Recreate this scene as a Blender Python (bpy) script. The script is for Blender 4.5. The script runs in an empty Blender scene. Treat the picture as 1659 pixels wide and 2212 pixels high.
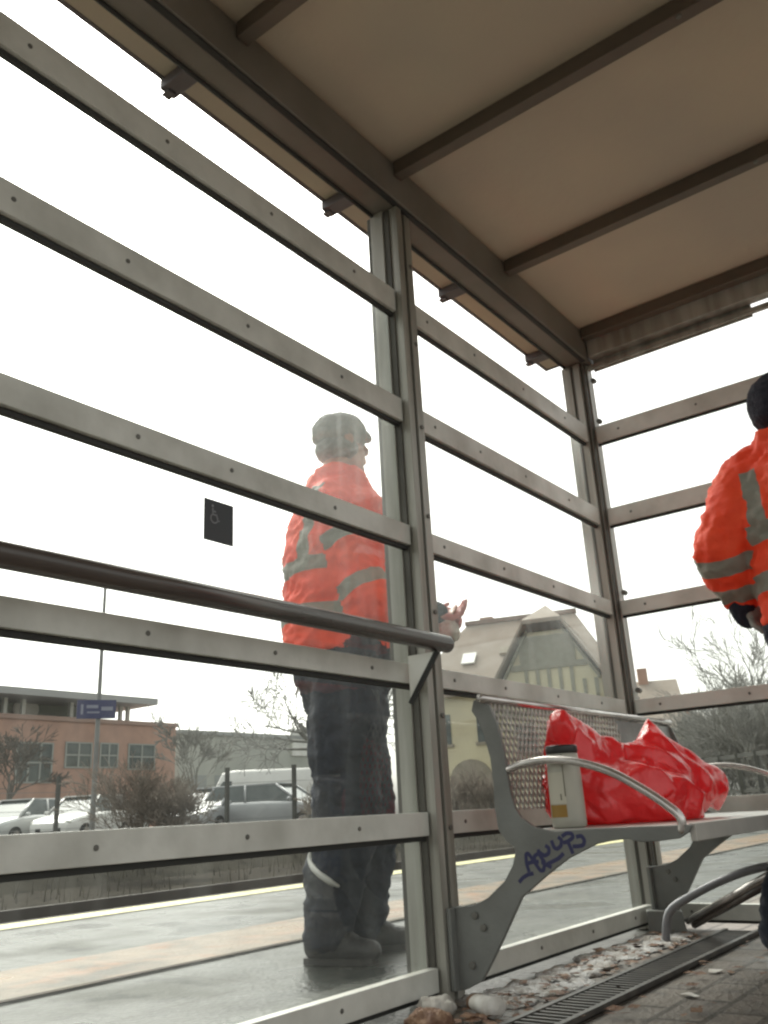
import bpy, bmesh, math, random
import numpy as np
from mathutils import Vector, Matrix, noise
R = math.radians
sc = bpy.context.scene
col = sc.collection
random.seed(7)

# ------------------------------------------------------------------ camera
CAM = Vector((0, 0, 0.44))
yaw, pitch, roll, FPX = 0.63669, 0.333745, -0.053962, 1881.7     # focal length in pixels of a 1659 px wide frame
fw = Vector((-math.sin(yaw)*math.cos(pitch), math.cos(yaw)*math.cos(pitch), math.sin(pitch)))
rt0 = Vector((math.cos(yaw), math.sin(yaw), 0)); up0 = rt0.cross(fw)
rt = rt0*math.cos(roll) + up0*math.sin(roll); up = -rt0*math.sin(roll) + up0*math.cos(roll)
cd = bpy.data.cameras.new('camera'); co = bpy.data.objects.new('camera', cd); col.objects.link(co)
m = Matrix((rt, up, -fw)).transposed().to_4x4(); m.translation = CAM; co.matrix_world = m
cd.sensor_fit = 'HORIZONTAL'; cd.sensor_width = 36; cd.lens = 36*FPX/1659
cd.clip_start = 0.02; cd.clip_end = 3000
sc.camera = co
sc.render.resolution_x, sc.render.resolution_y = 768, 1024

def ray(x, y): return rt*((x-829.5)/FPX) - up*((y-1106)/FPX) + fw
def onX(x, y, X): d = ray(x, y); return CAM + d*(X/d.x)
def onY(x, y, Y): d = ray(x, y); return CAM + d*(Y/d.y)
def onZ(x, y, Z): d = ray(x, y); return CAM + d*((Z-CAM.z)/d.z)
def at(x, y, D): d = ray(x, y); return CAM + d*(D/math.hypot(d.x, d.y))
def onP(x, y, P, n): d = ray(x, y); return CAM + d*((P-CAM).dot(n)/d.dot(n))

# ------------------------------------------------------------------ sky, sun, exposure (overcast winter day)
w = bpy.data.worlds.new("World"); sc.world = w; w.use_nodes = True
nt = w.node_tree; nt.nodes.clear()
sky = nt.nodes.new('ShaderNodeTexSky'); sky.sky_type = 'NISHITA'; sky.sun_disc = False
SUN_EL, SUN_AZ = R(48), R(-60)
sky.sun_elevation = SUN_EL; sky.sun_rotation = SUN_AZ
sky.air_density = 1.0; sky.dust_density = 5.0; sky.ozone_density = 1.0
hs = nt.nodes.new('ShaderNodeHueSaturation'); hs.inputs['Saturation'].default_value = 0.12
bg = nt.nodes.new('ShaderNodeBackground'); bg.inputs[1].default_value = 0.15
wo = nt.nodes.new('ShaderNodeOutputWorld')
tint = nt.nodes.new('ShaderNodeMix'); tint.data_type = 'RGBA'; tint.blend_type = 'MULTIPLY'; tint.inputs[0].default_value = 1; tint.inputs[7].default_value = (1, 1, .93, 1)
nt.links.new(sky.outputs[0], hs.inputs['Color']); nt.links.new(hs.outputs[0], tint.inputs[6]); nt.links.new(tint.outputs[2], bg.inputs[0]); nt.links.new(bg.outputs[0], wo.inputs[0])
sd = bpy.data.lights.new('sun', 'SUN'); sd.energy = 0.5; sd.angle = R(25); sd.color = (1, .96, .9)
so = bpy.data.objects.new('sun', sd); col.objects.link(so)
sdir = Vector((math.sin(SUN_AZ)*math.cos(SUN_EL), math.cos(SUN_AZ)*math.cos(SUN_EL), math.sin(SUN_EL)))
so.rotation_euler = sdir.to_track_quat('Z', 'Y').to_euler()
sc.view_settings.view_transform = 'Standard'; sc.view_settings.look = 'None'; sc.view_settings.gamma = 1
sc.view_settings.exposure = 1.12
sc.render.engine = 'CYCLES'
try:
    sc.cycles.filter_width = 2.4
    sc.cycles.max_bounces = 10; sc.cycles.transparent_max_bounces = 24
except Exception: pass

# ------------------------------------------------------------------ materials
MATS = {}
def mat(name, c, rough=.6, metal=0., c2=None, scale=8., detail=4., bump=0., bscale=None, spec=None, fac=(.35, .65), trans=0., coat=0., stretch=None, rvar=0.):
    if name in MATS: return MATS[name]
    mt = bpy.data.materials.new(name); mt.use_nodes = True; n = mt.node_tree; b = n.nodes['Principled BSDF']
    b.inputs['Base Color'].default_value = (*c, 1); b.inputs['Roughness'].default_value = rough; b.inputs['Metallic'].default_value = metal
    if spec is not None: b.inputs['Specular IOR Level'].default_value = spec
    if trans: b.inputs['Transmission Weight'].default_value = trans
    if coat: b.inputs['Coat Weight'].default_value = coat
    tc = n.nodes.new('ShaderNodeTexCoord'); src = tc.outputs['Object']
    if stretch:
        mp = n.nodes.new('ShaderNodeMapping'); mp.inputs['Scale'].default_value = stretch
        n.links.new(src, mp.inputs[0]); src = mp.outputs[0]
    if c2 is not None:
        t = n.nodes.new('ShaderNodeTexNoise'); t.inputs['Scale'].default_value = scale; t.inputs['Detail'].default_value = detail
        n.links.new(src, t.inputs['Vector'])
        r = n.nodes.new('ShaderNodeValToRGB'); r.color_ramp.elements[0].position = fac[0]; r.color_ramp.elements[1].position = fac[1]
        r.color_ramp.elements[0].color = (*c, 1); r.color_ramp.elements[1].color = (*c2, 1)
        n.links.new(t.outputs[0], r.inputs[0]); n.links.new(r.outputs[0], b.inputs['Base Color'])
        if rvar:
            mm = n.nodes.new('ShaderNodeMapRange'); mm.inputs[1].default_value = .3; mm.inputs[2].default_value = .7
            mm.inputs[3].default_value = max(.02, rough-rvar); mm.inputs[4].default_value = min(1, rough+rvar)
            n.links.new(t.outputs[0], mm.inputs[0]); n.links.new(mm.outputs[0], b.inputs['Roughness'])
    if bump:
        t2 = n.nodes.new('ShaderNodeTexNoise'); t2.inputs['Scale'].default_value = bscale or scale*4; t2.inputs['Detail'].default_value = 5
        n.links.new(src, t2.inputs['Vector'])
        bp = n.nodes.new('ShaderNodeBump'); bp.inputs['Strength'].default_value = bump; bp.inputs['Distance'].default_value = .02
        n.links.new(t2.outputs[0], bp.inputs['Height']); n.links.new(bp.outputs[0], b.inputs['Normal'])
    MATS[name] = mt; return mt

ALU = mat('coated aluminium', (.68, .675, .625), .45, .0, (.47, .465, .42), 7, detail=9, bump=.08, bscale=60, rvar=.1, fac=(.38, .72))
ALU2 = mat('post aluminium', (.43, .42, .38), .42, .15, (.25, .24, .205), 3, detail=9, bump=.05, bscale=40, stretch=(6, 6, .6), rvar=.08)
ALUD = mat('shadow gap rubber', (.03, .03, .028), .7)
GROOVE = mat('post groove', (.10, .095, .08), .6, 0, (.06, .055, .045), 6)
SCREW = mat('screw head', (.15, .145, .13), .5, .3)
BEAM = mat('beam steel', (.22, .20, .175), .5, 0, (.16, .145, .12), 3)
SOFF = mat('soffit panel', (.56, .465, .345), .75, 0, (.45, .385, .305), 1.1, detail=8, bump=.08, bscale=30)
PURL = mat('purlin steel', (.13, .10, .075), .55, 0, (.10, .08, .06), 4)
TRIM = mat('roof edge trim', (.13, .115, .12), .5)
BENCH = mat('bench grey paint', (.20, .205, .193), .45, 0, (.155, .158, .148), 7, bump=.08, bscale=90, rvar=.1)
MESH = mat('bench mesh wire', (.42, .40, .37), .4, .3, (.30, .28, .25), 25)
CHROME = mat('brushed steel tube', (.62, .58, .56), .25, .9, (.5, .47, .45), 20)
HRAIL = mat('handrail steel', (.085, .065, .055), .25, .0, (.06, .048, .042), 4, stretch=(8, 1, 8))
INK = mat('marker ink', (.035, .035, .10), .6)
BLACK = mat('black plastic', (.012, .011, .010), .35)
PAPER = mat('white paper', (.72, .70, .66), .8, 0, (.55, .52, .47), 30, bump=.2)
NAVY = mat('navy cloth', (.010, .014, .026), .9, 0, (.019, .024, .040), 7, bump=.5, bscale=25)
HAT = mat('navy knit', (.014, .015, .026), .95, 0, (.03, .03, .045), 60, bump=.6, bscale=120)
CAPG = mat('grey cap cloth', (.24, .25, .24), .9, 0, (.38, .385, .37), 14, bump=.3)
SKIN = mat('skin', (.55, .33, .25), .5, 0, (.48, .27, .20), 20)
GLOVE = mat('grey glove', (.22, .22, .20), .8, 0, (.32, .31, .28), 30, bump=.3)
PGLOVE = mat('red rubber glove', (.55, .17, .16), .5, 0, (.62, .25, .22), 20)
BOOT = mat('black boot leather', (.018, .017, .016), .5, 0, (.03, .03, .03), 20, bump=.3)
REFLP = mat('pale reflective piping', (.5, .5, .47), .5)
BRICK = mat('red brick facade', (.46, .29, .225), .85, 0, (.39, .25, .20), 1.2)
CONC = mat('grey render facade', (.44, .45, .41), .9, 0, (.37, .385, .35), .35)
GLASSD = mat('dark window glass', (.06, .075, .075), .15, 0, (.12, .14, .135), .8, spec=.6)
GGREEN = mat('grey green cladding', (.30, .33, .29), .6, 0, (.24, .27, .24), .6)
WFRAME = mat('pale window frame', (.6, .6, .56), .6)
WHITE = mat('white paint', (.78, .78, .75), .4, 0, (.70, .70, .66), 2)
CREAM = mat('cream render', (.72, .66, .46), .9, 0, (.60, .54, .39), .5)
TILE = mat('brown roof tiles', (.31, .26, .215), .85, 0, (.36, .31, .265), 1.1, bump=.4, bscale=14)
TIMB = mat('grey timber', (.28, .27, .215), .8, 0, (.34, .33, .265), 3)
DKT = mat('dark stained timber', (.045, .045, .04), .8, 0, (.08, .08, .07), 3)
STONE = mat('weathered stone', (.28, .25, .20), .9, 0, (.36, .32, .26), 2)
BARK = mat('bare bark', (.115, .10, .085), .95, 0, (.17, .155, .135), 6)
TWIG = mat('pale twigs', (.20, .165, .135), .95, 0, (.29, .25, .21), 2)
BARKG = mat('grey bark', (.21, .21, .19), .95, 0, (.29, .285, .265), 4)
STEELP = mat('galvanised pole', (.20, .20, .195), .5, .4, (.27, .27, .26), 3)
BLUE = mat('sign blue', (.04, .045, .13), .5)
SIGNB = mat('dark sticker', (.018, .019, .022), .4)
DARK = mat('dark underside', (.02, .02, .02), .8)
TYRE = mat('tyre rubber', (.02, .02, .02), .8)
RUST = mat('rusty red brown wall', (.20, .115, .09), .9, 0, (.26, .165, .13), 2)
COPE = mat('wall coping', (.40, .35, .33), .85, 0, (.46, .42, .39), 3)
RAILM = mat('rail steel', (.035, .026, .021), .7, .2)
SLEEP = mat('concrete sleeper', (.25, .235, .21), .9)
LITTER = mat('brown wet leaves', (.14, .07, .045), .7, 0, (.24, .14, .08), 40, bump=.6)
SNOW = mat('grey old snow', (.50, .49, .48), .5, 0, (.27, .235, .20), 22, bump=.9, bscale=120, fac=(.42, .62))
GRATE = mat('drain iron', (.05, .046, .042), .5, .3, (.09, .08, .07), 20)
WEED = mat('dry weeds', (.035, .03, .02), .95, 0, (.12, .105, .075), 2)
LENS = mat('lamp glass', (.55, .55, .5), .2)
REDL = mat('red lamp lens', (.35, .03, .03), .3)

def carpaint(n, c): return mat(n, c, .3, .15, tuple(x*.93 for x in c), 2, coat=.5)

def hivis():                       # orange fluorescent cloth; 'band' marks sewn reflective tape
    mt = bpy.data.materials.new('orange hi vis cloth'); mt.use_nodes = True; n = mt.node_tree; b = n.nodes['Principled BSDF']
    at_ = n.nodes.new('ShaderNodeAttribute'); at_.attribute_name = 'band'
    gt = n.nodes.new('ShaderNodeMath'); gt.operation = 'GREATER_THAN'; gt.inputs[1].default_value = 0
    n.links.new(at_.outputs['Fac'], gt.inputs[0])
    tc = n.nodes.new('ShaderNodeTexCoord'); t = n.nodes.new('ShaderNodeTexNoise'); t.inputs['Scale'].default_value = 9
    n.links.new(tc.outputs['Object'], t.inputs[0])
    r = n.nodes.new('ShaderNodeValToRGB'); r.color_ramp.elements[0].position = .35; r.color_ramp.elements[1].position = .7
    r.color_ramp.elements[0].color = (.95, .06, .015, 1); r.color_ramp.elements[1].color = (1.0, .09, .025, 1)
    n.links.new(t.outputs[0], r.inputs[0])
    mx = n.nodes.new('ShaderNodeMix'); mx.data_type = 'RGBA'
    n.links.new(gt.outputs[0], mx.inputs[0]); n.links.new(r.outputs[0], mx.inputs[6]); mx.inputs[7].default_value = (.24, .235, .195, 1)
    n.links.new(mx.outputs[2], b.inputs['Base Color'])
    t2 = n.nodes.new('ShaderNodeTexNoise'); t2.inputs['Scale'].default_value = 22; t2.inputs['Detail'].default_value = 6
    n.links.new(tc.outputs['Object'], t2.inputs[0])
    bp = n.nodes.new('ShaderNodeBump'); bp.inputs['Strength'].default_value = .45; bp.inputs['Distance'].default_value = .02
    n.links.new(t2.outputs[0], bp.inputs['Height']); n.links.new(bp.outputs[0], b.inputs['Normal'])
    b.inputs['Roughness'].default_value = .7
    return mt
HIVIS = hivis()

def plastic():
    mt = bpy.data.materials.new('thin red plastic film'); mt.use_nodes = True; n = mt.node_tree; b = n.nodes['Principled BSDF']
    b.inputs['Base Color'].default_value = (.86, .04, .045, 1); b.inputs['Roughness'].default_value = .22; b.inputs['Coat Weight'].default_value = .6
    tr = n.nodes.new('ShaderNodeBsdfTranslucent'); tr.inputs[0].default_value = (.9, .07, .07, 1)
    ms = n.nodes.new('ShaderNodeMixShader'); ms.inputs[0].default_value = .35
    o = n.nodes['Material Output']
    n.links.new(b.outputs[0], ms.inputs[1]); n.links.new(tr.outputs[0], ms.inputs[2]); n.links.new(ms.outputs[0], o.inputs[0])
    tc = n.nodes.new('ShaderNodeTexCoord'); t = n.nodes.new('ShaderNodeTexNoise'); t.inputs['Scale'].default_value = 24; t.inputs['Detail'].default_value = 4; t.inputs['Distortion'].default_value = 1.0
    n.links.new(tc.outputs['Object'], t.inputs[0])
    bp = n.nodes.new('ShaderNodeBump'); bp.inputs['Strength'].default_value = .3; bp.inputs['Distance'].default_value = .02
    n.links.new(t.outputs[0], bp.inputs['Height']); n.links.new(bp.outputs[0], b.inputs['Normal'])
    return mt
PLASTIC = plastic()

def glass():                       # float glass with grime film; glare haze painted in by thickening it higher up
    mt = bpy.data.materials.new('grimy hazed shelter glass'); mt.use_nodes = True; n = mt.node_tree; n.nodes.clear()
    o = n.nodes.new('ShaderNodeOutputMaterial'); T = n.nodes.new('ShaderNodeBsdfTransparent'); T.inputs[0].default_value = (.97, .985, .975, 1)
    G = n.nodes.new('ShaderNodeBsdfGlossy'); G.inputs['Roughness'].default_value = .02
    fr = n.nodes.new('ShaderNodeFresnel'); fr.inputs[0].default_value = 1.45
    mk = n.nodes.new('ShaderNodeMath'); mk.operation = 'MULTIPLY'; mk.inputs[1].default_value = .09; n.links.new(fr.outputs[0], mk.inputs[0])
    m1 = n.nodes.new('ShaderNodeMixShader'); n.links.new(mk.outputs[0], m1.inputs[0]); n.links.new(T.outputs[0], m1.inputs[1]); n.links.new(G.outputs[0], m1.inputs[2])
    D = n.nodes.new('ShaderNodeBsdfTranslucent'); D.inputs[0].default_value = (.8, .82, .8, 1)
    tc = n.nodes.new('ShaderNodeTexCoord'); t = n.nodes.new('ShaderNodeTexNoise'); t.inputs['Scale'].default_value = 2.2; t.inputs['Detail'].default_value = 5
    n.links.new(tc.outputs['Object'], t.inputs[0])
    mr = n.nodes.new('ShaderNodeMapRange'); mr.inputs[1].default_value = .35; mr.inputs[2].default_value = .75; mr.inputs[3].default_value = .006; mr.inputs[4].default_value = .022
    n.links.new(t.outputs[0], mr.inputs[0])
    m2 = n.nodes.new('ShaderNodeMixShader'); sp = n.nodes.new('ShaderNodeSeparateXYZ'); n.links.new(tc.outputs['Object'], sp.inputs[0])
    mz = n.nodes.new('ShaderNodeMapRange'); mz.interpolation_type = 'SMOOTHSTEP'; mz.inputs[1].default_value = .75; mz.inputs[2].default_value = 1.35; mz.inputs[3].default_value = 1; mz.inputs[4].default_value = 5.5  # height mask: stands in for veiling glare on the upper glass
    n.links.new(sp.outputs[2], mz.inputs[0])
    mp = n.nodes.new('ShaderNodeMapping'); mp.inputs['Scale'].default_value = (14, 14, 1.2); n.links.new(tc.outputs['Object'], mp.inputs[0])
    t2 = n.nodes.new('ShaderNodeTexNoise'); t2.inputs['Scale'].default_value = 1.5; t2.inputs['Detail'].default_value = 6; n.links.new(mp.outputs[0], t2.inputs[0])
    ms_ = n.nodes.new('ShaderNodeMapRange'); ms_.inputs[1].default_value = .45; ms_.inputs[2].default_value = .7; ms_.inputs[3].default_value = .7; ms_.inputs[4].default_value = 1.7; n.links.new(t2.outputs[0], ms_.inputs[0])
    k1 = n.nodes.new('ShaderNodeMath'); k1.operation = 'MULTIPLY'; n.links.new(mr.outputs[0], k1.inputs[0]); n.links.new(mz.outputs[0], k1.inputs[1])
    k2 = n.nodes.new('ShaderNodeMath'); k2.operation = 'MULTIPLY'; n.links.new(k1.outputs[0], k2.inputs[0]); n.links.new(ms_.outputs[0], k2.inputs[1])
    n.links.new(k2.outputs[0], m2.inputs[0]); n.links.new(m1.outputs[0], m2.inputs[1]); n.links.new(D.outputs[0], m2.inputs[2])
    n.links.new(m2.outputs[0], o.inputs[0]); return mt
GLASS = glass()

def ground_mat(name, c1, c2, c3, sc1, sc2, rough, wet=None, slab=None, mortar=None, bump=.3, fine=60, spec=.5):
    mt = bpy.data.materials.new(name); mt.use_nodes = True; n = mt.node_tree; b = n.nodes['Principled BSDF']; L = n.links
    tc = n.nodes.new('ShaderNodeTexCoord')
    def nz(s, d=5):
        t = n.nodes.new('ShaderNodeTexNoise'); t.inputs['Scale'].default_value = s; t.inputs['Detail'].default_value = d
        L.new(tc.outputs['Object'], t.inputs[0]); return t
    a = nz(sc1); f = nz(sc2, 8)
    r = n.nodes.new('ShaderNodeValToRGB'); r.color_ramp.elements[0].position = .3; r.color_ramp.elements[1].position = .7
    r.color_ramp.elements[0].color = (*c1, 1); r.color_ramp.elements[1].color = (*c2, 1); L.new(a.outputs[0], r.inputs[0])
    r2 = n.nodes.new('ShaderNodeValToRGB'); r2.color_ramp.elements[0].position = .52; r2.color_ramp.elements[1].position = .68; L.new(f.outputs[0], r2.inputs[0])
    mx = n.nodes.new('ShaderNodeMix'); mx.data_type = 'RGBA'; L.new(r2.outputs[0], mx.inputs[0]); L.new(r.outputs[0], mx.inputs[6]); mx.inputs[7].default_value = (*c3, 1)
    out = mx.outputs[2]; hgt = f.outputs[0]
    if slab:
        br = n.nodes.new('ShaderNodeTexBrick'); br.inputs['Scale'].default_value = 1; br.inputs['Brick Width'].default_value = slab[0]; br.inputs['Row Height'].default_value = slab[1]
        br.inputs['Mortar Size'].default_value = slab[2]; br.offset = slab[3]
        br.inputs['Color1'].default_value = (1, 1, 1, 1); br.inputs['Color2'].default_value = (.78, .78, .78, 1); br.inputs['Mortar'].default_value = (*mortar, 1)
        rot = n.nodes.new('ShaderNodeMapping'); rot.inputs['Rotation'].default_value = (0, 0, R(90)); L.new(tc.outputs['Object'], rot.inputs[0]); L.new(rot.outputs[0], br.inputs[0])
        mu = n.nodes.new('ShaderNodeMix'); mu.data_type = 'RGBA'; mu.blend_type = 'MULTIPLY'; mu.inputs[0].default_value = 1
        L.new(out, mu.inputs[6]); L.new(br.outputs[0], mu.inputs[7]); out = mu.outputs[2]
    L.new(out, b.inputs['Base Color']); b.inputs['Specular IOR Level'].default_value = spec
    b.inputs['Roughness'].default_value = rough
    if wet:
        mm = n.nodes.new('ShaderNodeMapRange'); mm.inputs[1].default_value = .35; mm.inputs[2].default_value = .65; mm.inputs[3].default_value = wet; mm.inputs[4].default_value = rough
        L.new(a.outputs[0], mm.inputs[0]); L.new(mm.outputs[0], b.inputs['Roughness'])
    t3 = nz(fine, 6); bp = n.nodes.new('ShaderNodeBump'); bp.inputs['Strength'].default_value = bump; bp.inputs['Distance'].default_value = .02
    L.new(t3.outputs[0], bp.inputs['Height']); L.new(bp.outputs[0], b.inputs['Normal'])
    return mt
PLAT = ground_mat('wet platform paving', (.050, .055, .050), (.088, .090, .078), (.030, .032, .028), 1.9, 9, .6, .16, (1.0, 1.0, .006, 0), (.45, .42, .36), .30, 50, .14)
TACT = ground_mat('worn ochre strip', (.23, .135, .055), (.10, .095, .078), (.22, .105, .045), 3.2, 6, .5, .25, (.3, .3, .006, .0), (.7, .65, .6), .3, 60, .15)
LINEM = ground_mat('worn cream line', (.56, .52, .24), (.64, .60, .32), (.30, .28, .16), 3, 14, .6, .4, None, None, .2, 60, .2)
PAVER = ground_mat('brown pavers', (.16, .135, .11), (.20, .17, .14), (.11, .095, .08), 3, 14, .7, .4, (.21, .105, .008, .5), (.35, .33, .30), .5, 80)
BALL = ground_mat('track ballast', (.028, .024, .019), (.05, .044, .034), (.010, .009, .007), .8, 7, .95, None, None, None, 1., 30, .04)
SOIL = ground_mat('scrubby ground', (.034, .031, .024), (.050, .046, .035), (.020, .018, .014), .3, 2.5, .95, None, None, None, .8, 12, .05)
ASPH = ground_mat('car park asphalt', (.10, .10, .098), (.14, .14, .135), (.08, .08, .078), .4, 4, .8, .4)

# ------------------------------------------------------------------ mesh builder
class MB:
    def __init__(s): s.v = []; s.f = []; s.mi = []; s.T = Matrix.Identity(4); s.cur = 0; s.sm = []; s.smooth = False
    def add(s, vs, fs):
        o = len(s.v); s.v += [tuple(s.T @ Vector(v)) for v in vs]
        for f in fs: s.f.append([i+o for i in f]); s.mi.append(s.cur); s.sm.append(s.smooth)
        return s
    def box(s, a, b):
        x0, y0, z0 = a; x1, y1, z1 = b
        return s.add([(x0,y0,z0),(x1,y0,z0),(x1,y1,z0),(x0,y1,z0),(x0,y0,z1),(x1,y0,z1),(x1,y1,z1),(x0,y1,z1)],
              [(0,3,2,1),(4,5,6,7),(0,1,5,4),(1,2,6,5),(2,3,7,6),(3,0,4,7)])
    def bar(s, p, q, w, h, ref=(0, 0, 1)):                     # rectangular bar from p to q
        p = Vector(p); q = Vector(q); d = (q-p).normalized(); a = d.cross(Vector(ref))
        if a.length < 1e-4: a = d.cross(Vector((1, 0, 0)))
        a.normalize(); b = a.cross(d); vs = []
        for e in (p, q):
            for u, v in ((-1,-1),(1,-1),(1,1),(-1,1)): vs.append(e + a*u*w/2 + b*v*h/2)
        return s.add(vs, [(0,1,2,3),(7,6,5,4),(0,4,5,1),(1,5,6,2),(2,6,7,3),(3,7,4,0)])
    def tube(s, pts, r, n=10, cap=True):
        pts = [Vector(p) for p in pts]; k = len(pts); rs = r if isinstance(r, (list, tuple)) else [r]*k
        vs = []; prev = None
        for i, p in enumerate(pts):
            d = (pts[min(i+1, k-1)]-pts[max(i-1, 0)]); d = d.normalized() if d.length > 1e-9 else Vector((0, 0, 1))
            if prev is None: a = d.orthogonal().normalized()
            else:
                a = prev - d*prev.dot(d)
                a = a.normalized() if a.length > 1e-6 else d.orthogonal().normalized()
            prev = a; b = d.cross(a)
            for j in range(n):
                t = 2*math.pi*j/n; vs.append(p + (a*math.cos(t)+b*math.sin(t))*rs[i])
        fs = [(i*n+j, i*n+(j+1) % n, (i+1)*n+(j+1) % n, (i+1)*n+j) for i in range(k-1) for j in range(n)]
        if cap: fs += [tuple(range(n-1, -1, -1)), tuple(range((k-1)*n, k*n))]
        return s.add(vs, fs)
    def prism(s, poly, ext):                                   # polygon (3-D points) extruded by vector
        n = len(poly); e = Vector(ext); vs = [Vector(p) for p in poly] + [Vector(p)+e for p in poly]
        return s.add(vs, [tuple(range(n-1, -1, -1)), tuple(range(n, 2*n))] + [(i, (i+1) % n, (i+1) % n+n, i+n) for i in range(n)])
    def ell(s, c, rad, rows=10, cols=14, M=None):
        c = Vector(c); vs = []; fs = []
        for i in range(rows+1):
            th = math.pi*i/rows
            for j in range(cols):
                ph = 2*math.pi*j/cols
                v = Vector((rad[0]*math.sin(th)*math.cos(ph), rad[1]*math.sin(th)*math.sin(ph), rad[2]*math.cos(th)))
                vs.append(c + (M @ v if M else v))
        for i in range(rows):
            for j in range(cols): fs.append((i*cols+j, (i+1)*cols+j, (i+1)*cols+(j+1) % cols, i*cols+(j+1) % cols))
        return s.add(vs, fs)
    def limb(s, pts, rs, n=12, sub=5):                         # rounded, tapering, Catmull-Rom smoothed
        P = [Vector(p) for p in pts]; Q = []; rr = []
        for i in range(len(P)-1):
            p0 = P[max(i-1, 0)]; p1 = P[i]; p2 = P[i+1]; p3 = P[min(i+2, len(P)-1)]
            for k in range(sub):
                t = k/sub
                Q.append(.5*((2*p1)+(p2-p0)*t+(2*p0-5*p1+4*p2-p3)*t*t+(3*p1-p0-3*p2+p3)*t**3)); rr.append(rs[i]*(1-t)+rs[i+1]*t)
        Q.append(P[-1]); rr.append(rs[-1])
        d0 = (Q[0]-Q[1]).normalized(); d1 = (Q[-1]-Q[-2]).normalized(); r0 = rr[0]; r1 = rr[-1]
        A = [(Q[0]+d0*r0*math.sin(a), r0*math.cos(a)) for a in (1.45, 1.1, .7, .35)]
        B = [(Q[-1]+d1*r1*math.sin(a), r1*math.cos(a)) for a in (.35, .7, 1.1, 1.45)]
        return s.tube([a[0] for a in A]+Q+[b[0] for b in B], [a[1] for a in A]+rr+[b[1] for b in B], n)
    def mesh(s, name, mats):
        me = bpy.data.meshes.new(name); me.from_pydata(s.v, [], s.f)
        for mt in (mats if isinstance(mats, (list, tuple)) else [mats]): me.materials.append(mt)
        for i, p in enumerate(me.polygons): p.material_index = s.mi[i]; p.use_smooth = s.sm[i]
        bm = bmesh.new(); bm.from_mesh(me); bmesh.ops.recalc_face_normals(bm, faces=bm.faces); bm.to_mesh(me); bm.free()
        return me
    def build(s, name, mats, parent=None, bevel=0):
        o = bpy.data.objects.new(name, s.mesh(name, mats)); col.objects.link(o)
        if parent: o.parent = parent
        if bevel:
            md = o.modifiers.new('bevel', 'BEVEL'); md.width = bevel; md.segments = 2; md.limit_method = 'ANGLE'
        return o
def tag(o, label, cat, group=None):
    o['label'] = label; o['category'] = cat
    if group: o['group'] = group
    return o
def thing(name, label, cat, loc=(0, 0, 0), rz=0, group=None):
    o = bpy.data.objects.new(name, None); col.objects.link(o); o.location = loc; o.rotation_euler = (0, 0, rz); o.empty_display_size = .1
    return tag(o, label, cat, group)
def struct(o, kind='structure'): o['kind'] = kind; return o
def dup(root, loc=None, rz=None):
    r = root.copy(); col.objects.link(r)
    if loc is not None: r.location = loc
    if rz is not None: r.rotation_euler = (0, 0, rz)
    for ch in list(root.children):
        c = ch.copy(); col.objects.link(c); c.parent = r
        for g in ch.children:
            d = g.copy(); col.objects.link(d); d.parent = c
    return r
def remesh(mb, name, vox, mats, parent=None, smooth=4, wrinkle=None, band=None):
    me = mb.mesh('tmp', mats); o = bpy.data.objects.new('tmp', me); col.objects.link(o)
    md = o.modifiers.new('r', 'REMESH'); md.mode = 'VOXEL'; md.voxel_size = vox
    m2 = o.modifiers.new('s', 'SMOOTH'); m2.iterations = smooth; m2.factor = .5
    dg = bpy.context.evaluated_depsgraph_get(); ev = o.evaluated_get(dg)
    nm = bpy.data.meshes.new_from_object(ev); nm.name = name
    bpy.data.objects.remove(o); bpy.data.meshes.remove(me)
    for p in nm.polygons: p.use_smooth = True
    base = [v.co.copy() for v in nm.vertices]
    if wrinkle:
        nn = [v.normal.copy() for v in nm.vertices]
        for v, n_ in zip(nm.vertices, nn): v.co = v.co + n_*wrinkle(v.co)
    if band:
        at_ = nm.attributes.new('band', 'FLOAT', 'POINT')
        at_.data.foreach_set('value', [band(b) for b in base])
    ob = bpy.data.objects.new(name, nm); col.objects.link(ob)
    if parent: ob.parent = parent
    return ob

# ------------------------------------------------------------------ ground, platform, track
EDGE = -4.62
def sheet(name, x0, y0, x1, y1, z, mt): return struct(MB().add([(x0,y0,z),(x1,y0,z),(x1,y1,z),(x0,y1,z)], [(0,1,2,3)]).build(name, mt))
sheet('ground', -900, -900, 900, 900, -.80, SOIL)
struct(MB().box((EDGE, -60, -.79), (14, 90, 0)).build('platform', PLAT))
sheet('platform_tactile_strip', -3.06, -60, -2.52, 90, .004, TACT)
sheet('platform_joint', -2.522, -60, -2.488, 90, .0075, mat('dark joint filler', (.05, .04, .03), .9, 0, (.10, .085, .06), 5))
sheet('platform_edge_line', EDGE+.02, -60, EDGE+.27, 90, .004, LINEM)
sheet('shelter_floor', -1.30, -3, 14, 30, .004, PAVER)
struct(MB().add([(-17.2,-60,-.66),(EDGE-.01,-60,-.66),(EDGE-.01,150,-.66),(-17.2,150,-.66)], [(0,1,2,3)]).build('track_bed', BALL))
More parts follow.
